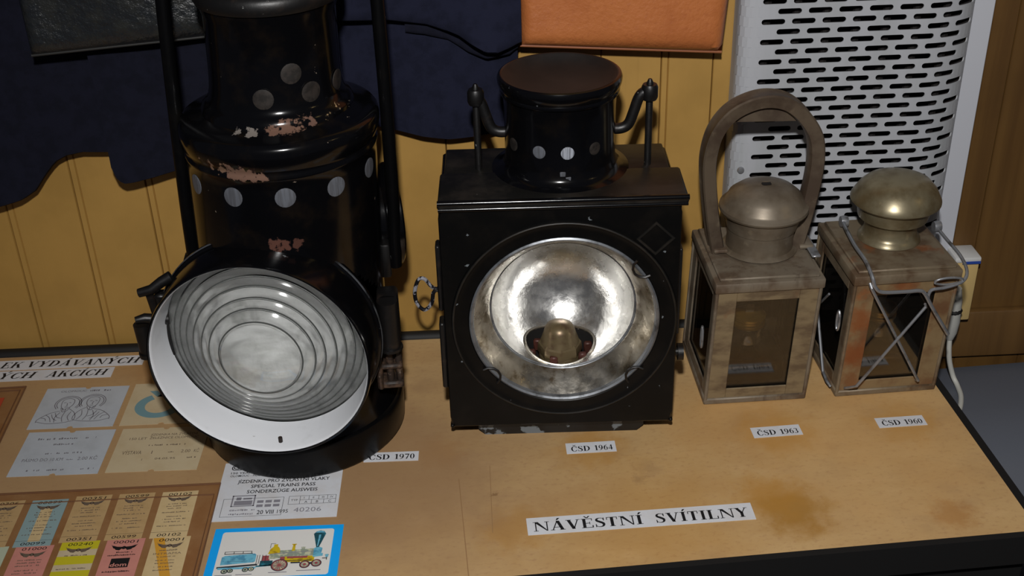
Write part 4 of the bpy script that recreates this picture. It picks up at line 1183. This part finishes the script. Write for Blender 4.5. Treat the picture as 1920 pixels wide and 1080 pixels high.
L3 = thing('arched_hand_lantern', 'dusty tin hand lantern with a tall arched handle, third from left', 'lantern', (0.3602, 1.0845, 0.0), -0.03)
sh = lantern_case(L3, 'tin_dusty', 'tin_front', -0.0340, 0.0345, 0.0135, 0.1265)
oil_lamp(L3, sh, 0.000, 0.060)
M0 = Matrix.Translation((0.0035, 0.070, 0))
MB().lathe([(0.0420, 0.1620), (0.0395, 0.1640), (0.0370, 0.1655), (0.0362, 0.180), (0.0368, 0.1865), (0.0380, 0.1875), (0.0385, 0.1900), (0.0430, 0.2060), (0.0445, 0.2085)], 44, M0).map(sh).build('chimney', 'tin_cap', L3)
cp = MB().lathe([(0.0445, 0.2080), (0.0475, 0.2075), (0.0488, 0.2100), (0.0482, 0.2130), (0.0455, 0.2150), (0.0440, 0.2165), (0.0395, 0.2255), (0.0310, 0.2325), (0.0190, 0.2365), (0.0060, 0.2378), (0.0035, 0.2360), (0.0, 0.2350)], 44, M0)
cp.map(sh).build('cap', 'tin_cap', L3)
MB().box((0.0035, 0.070, 0.2378), (0.0100, 0.0050, 0.0012), 0.0003).map(sh).build('cap_slot', 'dark_inside', L3)
# arched strap handle: channel section with rolled edges
arch = [(-0.0405, 0.160), (-0.0475, 0.195), (-0.0545, 0.245), (-0.0555, 0.275), (-0.0490, 0.303), (-0.0340, 0.324), (-0.0130, 0.3355), (0.0080, 0.3385), (0.0290, 0.3330), (0.0480, 0.3170), (0.0620, 0.2950), (0.0665, 0.270), (0.0655, 0.240), (0.0610, 0.205), (0.0560, 0.178), (0.0530, 0.160)]
AP = spline([(x, 0, zz) for x, zz in arch], 5)
vs, fs = [], []
sec = [(-0.012, 0.0), (-0.0125, 0.0030), (-0.0105, 0.0045), (-0.0080, 0.0030), (0.0080, 0.0030), (0.0105, 0.0045), (0.0125, 0.0030), (0.012, 0.0), (0.010, -0.0095), (0.006, -0.0110), (-0.006, -0.0110), (-0.010, -0.0095)]
for i, p in enumerate(AP):
    tt = (AP[min(i + 1, len(AP) - 1)] - AP[max(i - 1, 0)]).normalized()
    nn = Vector((-tt.z, 0, tt.x))
    for dy, dn in sec:
        vs.append((p.x + nn.x * dn, 0.070 + dy, p.z + nn.z * dn))
k = len(sec)
for i in range(len(AP) - 1):
    for j in range(k):
        fs.append((i * k + j, i * k + (j + 1) % k, (i + 1) * k + (j + 1) % k, (i + 1) * k + j))
fs += [tuple(range(k)), tuple((len(AP) - 1) * k + j for j in range(k))]
MB().add(vs, fs).build('arched_handle', 'tin_strap', L3)
wb = [p for p in AP if p.z > 0.3085]
MB().prism([(p.x, p.z) for p in wb], -0.0012, 0.0012, Matrix.Translation((0, 0.070, 0)) @ Matrix.Rotation(PI / 2, 4, 'X')).build('handle_web', 'tin_strap', L3, smooth=0)
for x in (-0.0355, 0.0600):
    MB().box((x, 0.070, 0.1645), (0.016, 0.030, 0.005), 0.002, 2).build('handle_foot', 'tin_dusty', L3)
rg = [(-0.0600 + 0.0005, 0.012 + 0.0035 * math.cos(a), 0.083 + 0.013 * math.sin(a)) for a in [2 * PI * i / 18 for i in range(18)]]
MB().tube(rg, 0.0016, 8, closed=True).map(lambda x, y, z: (x - 0.002 + 0.06 * (y - 0.012), y, z)).build('pull_ring', 'galvanised_wire', L3)
MB().box((0.0655, 0.06, 0.163), (0.010, 0.05, 0.003), 0.001).build('roof_tab', 'galvanised_wire', L3)

L4 = thing('wire_guarded_hand_lantern', 'rusty tin hand lantern with crossed guard wires over its window, rightmost lantern', 'lantern', (0.5103, 1.0810, 0.0), -0.01)
sh = lantern_case(L4, 'tin_rusty', 'tin_front_rusty', -0.0330, 0.0350, 0.0135, 0.1240)
oil_lamp(L4, sh, 0.004, 0.060)
M0 = Matrix.Translation((0.0045, 0.075, 0))
MB().lathe([(0.0345, 0.1610), (0.0335, 0.1640), (0.0310, 0.1660), (0.0290, 0.1700), (0.0285, 0.1765), (0.0300, 0.1830), (0.0335, 0.1860), (0.0365, 0.1870), (0.0380, 0.1880), (0.0395, 0.1960), (0.0430, 0.2050)], 44, M0).map(sh).build('chimney', 'tin_cap_shiny', L4)
MB().lathe([(0.0425, 0.2045), (0.0465, 0.2050), (0.0490, 0.2075), (0.0487, 0.2105), (0.0462, 0.2150), (0.0420, 0.2225), (0.0345, 0.2300), (0.0240, 0.2345), (0.0110, 0.2365), (0.0, 0.2368)], 44, M0).map(sh).build('cap', 'tin_cap_shiny', L4)
wr = 0.0017
for pth, rr_ in (([(-0.0375, -0.006, 0.150), (-0.0368, -0.010, 0.146), (0.0320, -0.0115, 0.0215), (0.0330, -0.004, 0.018)], wr),
                 ([(0.0255, -0.010, 0.1215), (0.0252, -0.0140, 0.1205), (-0.0400, -0.0145, 0.0225), (-0.0450, -0.008, 0.0165), (-0.0480, -0.002, 0.012)], wr),
                 ([(-0.066, 0.098, 0.122), (-0.0665, 0.090, 0.118), (-0.0660, 0.073, 0.100), (-0.0660, 0.066, 0.085), (-0.0640, 0.028, 0.016), (-0.0635, 0.014, 0.012), (-0.0605, 0.008, 0.008)], wr),
                 ([(-0.0670, 0.030, 0.118), (-0.0690, 0.065, 0.078), (-0.0670, 0.085, 0.060)], wr * .8)):
    MB().tube(pth, rr_, 8).build('guard_wire', 'galvanised_wire', L4)
m = MB()
bail = [(-0.0330, 0.098, 0.171), (-0.0360, 0.092, 0.1715), (-0.0395, 0.045, 0.1700), (-0.0385, 0.012, 0.1680), (-0.0375, -0.009, 0.1600), (-0.0340, -0.013, 0.1490), (-0.0255, -0.014, 0.1425), (0.000, -0.014, 0.1412), (0.0150, -0.014, 0.1412), (0.0215, -0.014, 0.1370), (0.0330, -0.014, 0.1180), (0.0555, -0.014, 0.0830)]
MB().tube(spline(bail, 5), 0.0021, 8).build('bail_wire', 'galvanised_wire', L4)
b2 = [(0.0680, 0.078, 0.1660), (0.0690, 0.055, 0.1640), (0.0705, 0.020, 0.1620), (0.0690, -0.004, 0.1560), (0.0620, -0.012, 0.1480), (0.0440, -0.013, 0.1425), (0.0300, -0.013, 0.1410), (0.0265, -0.013, 0.1360), (0.0270, -0.012, 0.1290)]
MB().tube(spline(b2, 5), 0.0019, 8).build('bail_wire', 'galvanised_wire', L4)
for c_ in ((-0.0330, 0.100, 0.1705), (0.0680, 0.080, 0.1670)):
    MB().lathe([(0, -0.004), (0.006, -0.004), (0.0068, 0.0), (0.006, 0.004), (0, 0.004)], 14, axisM(Vector(c_), Vector((1, 0, 0)))).build('bail_pivot', 'galvanised_wire', L4)
MB().tube([(0.047 + 0.0155 * math.cos(a), -0.012 - 0.002 * math.sin(a), 0.1495 + 0.0052 * math.sin(a)) for a in [2 * PI * i / 24 for i in range(24)]], 0.0013, 8, closed=True).build('thumb_loop', 'galvanised_wire', L4)
rg = [(-0.0625, 0.006 + 0.004 * math.cos(a), 0.098 + 0.012 * math.sin(a)) for a in [2 * PI * i / 18 for i in range(18)]]
MB().tube(rg, 0.0015, 8, closed=True).build('pull_ring', 'galvanised_wire', L4)

# ------------------------------------------------------------------ heater with perforated cover
def wthing(name, label, cat, u, v, z):
    return thing(name, label, cat, wp(u, v, z), WA), (lambda x, y, zz: (x - u, y - v, zz - z))
H, off = wthing('heater', 'grey enamelled wall heater with a rounded cover full of horizontal slots', 'heater', 0.49, -0.03, 0.020)
cv = [(0.3580, -0.003), (0.3580, -0.020), (0.3590, -0.028), (0.3630, -0.0335), (0.369, -0.0368), (0.3775, -0.038)]
path = [Vector((a, b, 0)) for a, b in cv]
path += [Vector((0.3775 + (0.559 - 0.3775) * k / 30, -0.038, 0)) for k in range(1, 31)]
for k in range(1, 19):
    a = PI / 2 * k / 18
    path.append(Vector((0.559 + 0.0625 * math.sin(a), -0.038 + 0.034 * (1 - math.cos(a)), 0)))
dist = [0.0]
for a, b in zip(path[:-1], path[1:]):
    dist.append(dist[-1] + (b - a).length)
def at(s):
    s = max(0, min(dist[-1], s))
    for i in range(len(path) - 1):
        if s <= dist[i + 1]:
            f = (s - dist[i]) / (dist[i + 1] - dist[i])
            p = path[i].lerp(path[i + 1], f)
            return p, (path[i + 1] - path[i]).normalized()
    return path[-1], (path[-1] - path[-2]).normalized()
s_start = None
i0 = len(cv) - 1
sflat = dist[i0]                          # the flat front begins here, u = 0.374
pit, slen, sh2, rz = 0.0328, 0.0256, 0.0061, 0.0112
z_top, z_bot = 0.52, 0.030
rowz = [0.3940 + rz * 10 - rz * k for k in range(44)]
rowz = [z for z in rowz if z_bot + 0.012 < z < z_top - 0.012]
vs, fs, cache = [], [], {}
def vtx(s, z):
    key = (round(s, 6), round(z, 6))
    if key not in cache:
        p, _ = at(s)
        cache[key] = len(vs)
        vs.append((p.x, p.y, z))
    return cache[key]
s_end = dist[-1] - 0.004
def span(sa, sb, za, zb):
    """plain sheet between sa..sb"""
    k = max(1, int((sb - sa) / 0.006))
    for i in range(k):
        a, b = sa + (sb - sa) * i / k, sa + (sb - sa) * (i + 1) / k
        fs.append((vtx(a, za), vtx(b, za), vtx(b, zb), vtx(a, zb)))
slots = []
for ri, zc in enumerate(rowz):
    za, zb = zc - rz / 2, zc + rz / 2
    s0 = sflat + 0.0028 + (0.0170 if ri % 2 else 0.0)
    cells = []
    s = s0
    while s + slen < s_end:
        cells.append(s)
        s += pit
    cur = 0.0
    r = sh2 / 2
    for c in cells:
        a, b = c - 0.0016, c + slen + 0.0016
        span(cur, a, za, zb)
        m = 6
        # stadium hole boundary, paired with points on the cell rectangle
        top = [c + r] + [c + r + (slen - 2 * r) * k / m for k in range(1, m)] + [c + slen - r]
        for k in range(len(top) - 1):
            fs.append((vtx(top[k], zc + r), vtx(top[k + 1], zc + r), vtx(top[k + 1], zb), vtx(top[k], zb)))
            fs.append((vtx(top[k], za), vtx(top[k + 1], za), vtx(top[k + 1], zc - r), vtx(top[k], zc - r)))
        loop = [(x, zc + r) for x in top] + [(c + slen - r + r * math.sin(PI * k / 6), zc + r * math.cos(PI * k / 6)) for k in range(1, 6)]
        loop += [(x, zc - r) for x in top[::-1]] + [(c + r - r * math.sin(PI * k / 6), zc + r * math.cos(PI * k / 6)) for k in range(5, 0, -1)]
        slots.append(loop)
        for sx, cxx, ex in ((-1, c + r, a), (1, c + slen - r, b)):
            arc = [(cxx + sx * r * math.sin(PI * k / 6), zc + r * math.cos(PI * k / 6)) for k in range(7)]
            outl = [(cxx, zb), (ex, zb), (ex, zb), (ex, zc), (ex, za), (ex, za), (cxx, za)]
            outl[1] = (ex, zb)
            outl[2] = (ex, zc + rz * .25)
            outl[4] = (ex, zc - rz * .25)
            for k in range(6):
                ids = []
                for pnt in (arc[k], arc[k + 1], outl[k + 1], outl[k]):
                    t = vtx(*pnt)
                    if t not in ids:
                        ids.append(t)
                if len(ids) > 2:
                    fs.append(tuple(ids) if sx < 0 else tuple(ids[::-1]))
        cur = b
    span(cur, dist[-1], za, zb)
span(0, dist[-1], z_bot, rowz[-1] - rz / 2)
span(0, dist[-1], rowz[0] + rz / 2, z_top)
for loop in slots:
    b0 = len(vs)
    for x, zz in loop:
        p, tg = at(x)
        vs.append((p.x, p.y, zz))
        vs.append((p.x - tg.y * 0.0014, p.y + tg.x * 0.0014, zz))
    k = len(loop)
    fs += [(b0 + 2 * i, b0 + 2 * ((i + 1) % k), b0 + 2 * ((i + 1) % k) + 1, b0 + 2 * i + 1) for i in range(k)]
MB().add(vs, fs).map(off).build('slotted_cover', 'heater_enamel', H, smooth=0, recalc=False)
MB().box((0.6335, -0.0035, 0.275), (0.0245, 0.005, 0.49), 0.001).map(off).build('side_flange', 'heater_flange', H)
MB().box((0.49, -0.006, 0.275), (0.255, 0.006, 0.485), 0.001).map(off).build('inner_panel', 'heater_dark', H)
for k in range(7):
    MB().tube([(0.39 + 0.033 * k, -0.018, 0.05), (0.39 + 0.033 * k, -0.018, 0.50)], 0.005, 8).map(off).build('heating_tube', 'heater_dark', H)
MB().box((0.49, -0.020, 0.0275), (0.26, 0.034, 0.005), 0.001).map(off).build('bottom_panel', 'heater_dark', H)
MB().lathe([(0, 0), (0.0042, 0), (0.0036, 0.0022), (0, 0.003)], 14, axisM(Vector((0.3700, -0.0370, 0.2215)), Vector((0, -1, 0)))).map(off).build('screw', 'galvanised_wire', H)

# ------------------------------------------------------------------ clothes and bags on the wall
def interp(tab, u):
    if u <= tab[0][0]: return tab[0][1]
    for (a, b), (c, d) in zip(tab[:-1], tab[1:]):
        if u <= c:
            f = (u - a) / (c - a)
            return b + (d - b) * f
    return tab[-1][1]
def cloth(u0, u1, hem, ztop, vf, n=70, rows=26, thick=0.012):
    """hanging cloth sheet with a rolled hem and real thickness; hem(u) and vf(u, t) give outline and folds"""
    vs, fs = [], []
    for i in range(n + 1):
        u = u0 + (u1 - u0) * i / n
        zh = hem(u)
        for j in range(rows + 1):
            t = j / rows
            z = zh + (ztop - zh) * t ** 1.15
            vs.append((u, vf(u, z), z))
    m = rows + 1
    for i in range(n):
        for j in range(rows):
            fs.append((i * m + j, (i + 1) * m + j, (i + 1) * m + j + 1, i * m + j + 1))
    base = len(vs)
    for i in range(n + 1):
        u = u0 + (u1 - u0) * i / n
        zh = hem(u)
        v = vf(u, zh)
        for dv, dz in ((thick * .4, -0.0022), (thick, 0.0005), (thick, 0.02)):
            vs.append((u, min(v + dv, -0.002), zh + dz))
    for i in range(n):
        a, b = i * m, (i + 1) * m
        p, q_ = base + i * 3, base + (i + 1) * 3
        fs.append((a, b, q_, p))
        fs.append((p, q_, q_ + 1, p + 1))
        fs.append((p + 1, q_ + 1, q_ + 2, p + 2))
    for i in (0, n):
        for j in range(rows):
            a, b = vs[i * m + j], vs[i * m + j + 1]
            k = len(vs)
            vs.extend([(a[0], min(a[1] + thick, -0.002), a[2]), (b[0], min(b[1] + thick, -0.002), b[2])])
            fs.append((i * m + j, i * m + j + 1, k + 1, k))
    return MB().add(vs, fs)
COAT, off = wthing('navy_coat', 'long dark navy wool coat hanging at the upper left behind the round lantern', 'coat', -0.33, -0.02, 0.22)
hemtab = [(-0.75, 0.205), (-0.52, 0.212), (-0.469, 0.216), (-0.445, 0.221), (-0.428, 0.231), (-0.414, 0.249), (-0.400, 0.264), (-0.386, 0.2710), (-0.368, 0.2745), (-0.33, 0.272), (-0.25, 0.272), (-0.08, 0.28)]
def vf1(u, z):
    b = -0.030 - 0.012 * math.exp(-((u + 0.48) / 0.06) ** 2) + 0.0035 * math.sin(u * 42 + z * 4) * (0.4 + max(0, 0.45 - z))
    return b
cloth(-0.78, -0.102, lambda u: interp(hemtab, u), 0.72, vf1, 110).map(off).build('back_panel', 'navy_wool', COAT, smooth=60)
htab = [(-0.3330, 0.262), (-0.3315, 0.252), (-0.3280, 0.2455), (-0.3220, 0.2420), (-0.3130, 0.2425), (-0.290, 0.2465), (-0.266, 0.2525), (-0.20, 0.265), (-0.09, 0.285)]
lft = lambda z: 0.0045 * (1 - math.exp(-(z - 0.24) * 20))
def vf2(u, z):
    return -0.0475 + 0.003 * math.sin(u * 45 + 1) + 0.002 * math.sin(z * 25)
cloth(-0.3335, -0.102, lambda u: interp(htab, u), 0.70, vf2, 60).map(off).build('front_panel', 'navy_wool', COAT, smooth=60)
JK, off = wthing('navy_jacket', 'dark navy wool jacket with a pocket flap hanging behind the two black lanterns', 'jacket', 0.02, -0.02, 0.27)
jt = [(-0.10, 0.300), (-0.0246, 0.2855), (0.01, 0.2765), (0.04, 0.2725), (0.07, 0.2735), (0.10, 0.277), (0.112, 0.279), (0.117, 0.285), (0.1185, 0.295)]
def vf3(u, z):
    return -0.030 + 0.004 * math.sin(u * 38 + 2 + z * 5) - (0.0012 if abs(z - 0.3005) < 0.004 else 0)
cloth(-0.097, 0.1190, lambda u: interp(jt, u), 0.70, vf3, 60, 40).map(off).build('lower_body', 'navy_wool_light', JK, smooth=60)
ft = [(-0.12, 0.421), (-0.0153, 0.419), (0.0235, 0.413), (0.045, 0.405), (0.0567, 0.400), (0.072, 0.389), (0.084, 0.3825), (0.097, 0.3815), (0.110, 0.3855), (0.1215, 0.3905)]
def vf4(u, z):
    return -0.056 - 0.010 * math.exp(-((u - 0.085) / 0.03) ** 2) * max(0, 1 - (z - 0.38) * 14)
cloth(-0.097, 0.1225, lambda u: interp(ft, u), 0.70, vf4, 60, 20, 0.008).map(off).build('skirt_flap', 'navy_wool_light', JK, smooth=60)
pk = [(-0.02, 0.4035), (0.02, 0.3985), (0.045, 0.3905), (0.065, 0.3765), (0.085, 0.3685), (0.11, 0.372), (0.118, 0.378)]
cloth(0.0, 0.1190, lambda u: interp(pk, u), 0.43, lambda u, z: -0.041 - 0.002 * math.sin(u * 90), 40, 10, 0.006).map(off).build('pocket_welt', 'navy_wool', JK, smooth=60)

def bag(name, label, mt, seam, u0, u1, zl, zr, ztop, vfront, vback, skew, body='pouch'):
    T, off = wthing(name, label, 'bag', (u0 + u1) / 2, (vfront + vback) / 2, min(zl, zr))
    n, mrow = 40, 24
    vs, fs = [], []
    rad = 0.012
    rr = random.Random(5)
    for i in range(n + 1):
        f = i / n
        for j in range(mrow + 1):
            g = j / mrow
            u = u0 + (u1 - u0) * f + skew * (g if f > .5 else 0) * (f - .5) * 2
            z0 = zl + (zr - zl) * f
            z = z0 + (ztop - z0) * g
            ex = min(f * (u1 - u0), (1 - f) * (u1 - u0), g * (ztop - z0), 0.02) / 0.02
            v = vfront + 0.018 * (1 - math.sqrt(max(0, 1 - (1 - ex) ** 2)))
            v += 0.0035 * math.sin(f * 7 + g * 3) * ex
            vs.append((u, v, z))
    mm = mrow + 1
    for i in range(n):
        for j in range(mrow):
            fs.append((i * mm + j, (i + 1) * mm + j, (i + 1) * mm + j + 1, i * mm + j + 1))
    loop = [(i, 0) for i in range(n + 1)] + [(n, j) for j in range(1, mm)] + [(i, mrow) for i in range(n - 1, -1, -1)] + [(0, j) for j in range(mrow - 1, 0, -1)]
    bs = len(vs)
    for i, j in loop:
        p = vs[i * mm + j]
        vs.append((p[0], vback, p[2]))
    L = len(loop)
    for k in range(L):
        a, b = loop[k], loop[(k + 1) % L]
        fs.append((a[0] * mm + a[1], b[0] * mm + b[1], bs + (k + 1) % L, bs + k))
    fs.append(tuple(bs + k for k in range(L)))
    MB().add(vs, fs).map(off).build(body, mt, T, smooth=50)
    e = [vs[i * mm] for i in range(n + 1)]
    MB().tube([(p[0], p[1] - 0.0005, p[2]) for p in e], 0.0016, 8).map(off).build('bottom_seam', seam, T)
    m = MB()
    ub = (u0 + u1) / 2
    m.tube(spline([(u0 + 0.03, (vfront + vback) / 2, ztop - 0.01), (u0 + 0.05, (vfront + vback) / 2, ztop + 0.08), (ub, (vfront + vback) / 2, ztop + 0.12), (u1 - 0.05, (vfront + vback) / 2, ztop + 0.08), (u1 - 0.03, (vfront + vback) / 2, ztop - 0.01)], 8), 0.006, 8)
    m.map(off).build('strap', mt, T)
    return T
bag('black_leather_bag', 'black grained leather bag hanging over the navy coat at the top left', 'black_leather', 'bag_seam', -0.381, -0.165, 0.4015, 0.4170, 0.60, -0.094, -0.057, 0.0)
bag('orange_leather_bag', 'orange tan leather bag hanging at the top between jacket and heater', 'orange_leather', 'pale_piping', 0.1215, 0.3395, 0.3785, 0.3625, 0.58, -0.054, -0.012, 0.014)

# ------------------------------------------------------------------ socket box, plug and cord, seat
BX, off = wthing('junction_box', 'cream plastic box with a white lid on the wall behind the rightmost lantern', 'box', 0.655, -0.02, 0.002)
MB().box((0.6560, -0.017, 0.0435), (0.0300, 0.030, 0.083), 0.002, 2).map(off).build('housing', 'cream_plastic', BX)
MB().box((0.6560, -0.017, 0.0880), (0.0320, 0.034, 0.007), 0.002, 2).map(off).build('lid', 'white_plastic', BX)
MB().box((0.6600, -0.0345, 0.0850), (0.0220, 0.001, 0.0035), 0.0002).map(off).build('lid_stripe', 'blue_plastic', BX)
PG, off = wthing('power_plug', 'grey plug on a white cord hanging beside the cream box', 'plug', 0.637, -0.06, -0.005)
m = MB()
m.tube([(0.6340, -0.060, 0.066), (0.6345, -0.060, 0.050), (0.6365, -0.060, 0.020), (0.6375, -0.060, 0.004), (0.6380, -0.060, -0.006)], [0.0075, 0.0100, 0.0100, 0.0080, 0.0045], 14)
m.map(off).build('plug_body', 'grey_plastic', PG)
MB().lathe([(0.0098, -0.003), (0.0115, 0.0), (0.0098, 0.003)], 16, Matrix.Translation((0.6355, -0.060, 0.036))).map(off).build('grip_ring', 'black_trim', PG)
MB().tube(spline([(0.6380, -0.060, -0.004), (0.6392, -0.062, -0.022), (0.6430, -0.062, -0.040), (0.6500, -0.063, -0.060), (0.6530, -0.0729, -0.0675), (0.6484, -0.0981, -0.0680), (0.6332, -0.129, -0.0688), (0.6094, -0.1504, -0.0740), (0.6030, -0.1608, -0.120), (0.6030, -0.161, -0.30)], 6), 0.0032, 10).map(off).build('cord', 'cord_white', PG)

ST = thing('bench_seat', 'dark grey padded vinyl bench seat right of the board', 'bench', (0.98, 1.06, -0.80), 0.0)
vs, fs = [], []
prof = [(1.232, -0.34), (1.236, -0.10), (1.228, -0.078), (1.20, -0.0715)]
for k in range(0, 13):
    a = PI / 2 * k / 12
    prof.append((1.135 - 0.145 * math.sin(a), -0.0715 - 0.145 * (1 - math.cos(a))))
prof += [(0.988, -0.30), (1.0, -0.34)]
N = len(prof)
for x, ins in ((0.606, 0.01), (0.612, 0.0), (1.52, 0.0), (1.526, 0.01)):
    for y, z in prof:
        vs.append((x - 0.98, y + (1.11 - y) * ins - 1.06, z + (-0.2 - z) * ins + 0.80))
for i in range(3):
    for j in range(N - 1):
        fs.append((i * N + j, i * N + j + 1, (i + 1) * N + j + 1, (i + 1) * N + j))
    fs.append((i * N + N - 1, i * N, (i + 1) * N, (i + 1) * N + N - 1))
fs += [tuple(range(N)), tuple(3 * N + j for j in range(N))]
MB().add(vs, fs).build('cushion', 'seat_vinyl', ST)
m = MB()
m.box((0.086, 0.05, 0.435), (0.90, 0.22, 0.045), 0.004)
m.build('seat_frame', 'black_edge', ST)
for x in (-0.33, 0.50):
    for y in (-0.03, 0.13):
        MB().box((x, y, 0.206), (0.045, 0.045, 0.412), 0.003).build('leg', 'black_edge', ST)
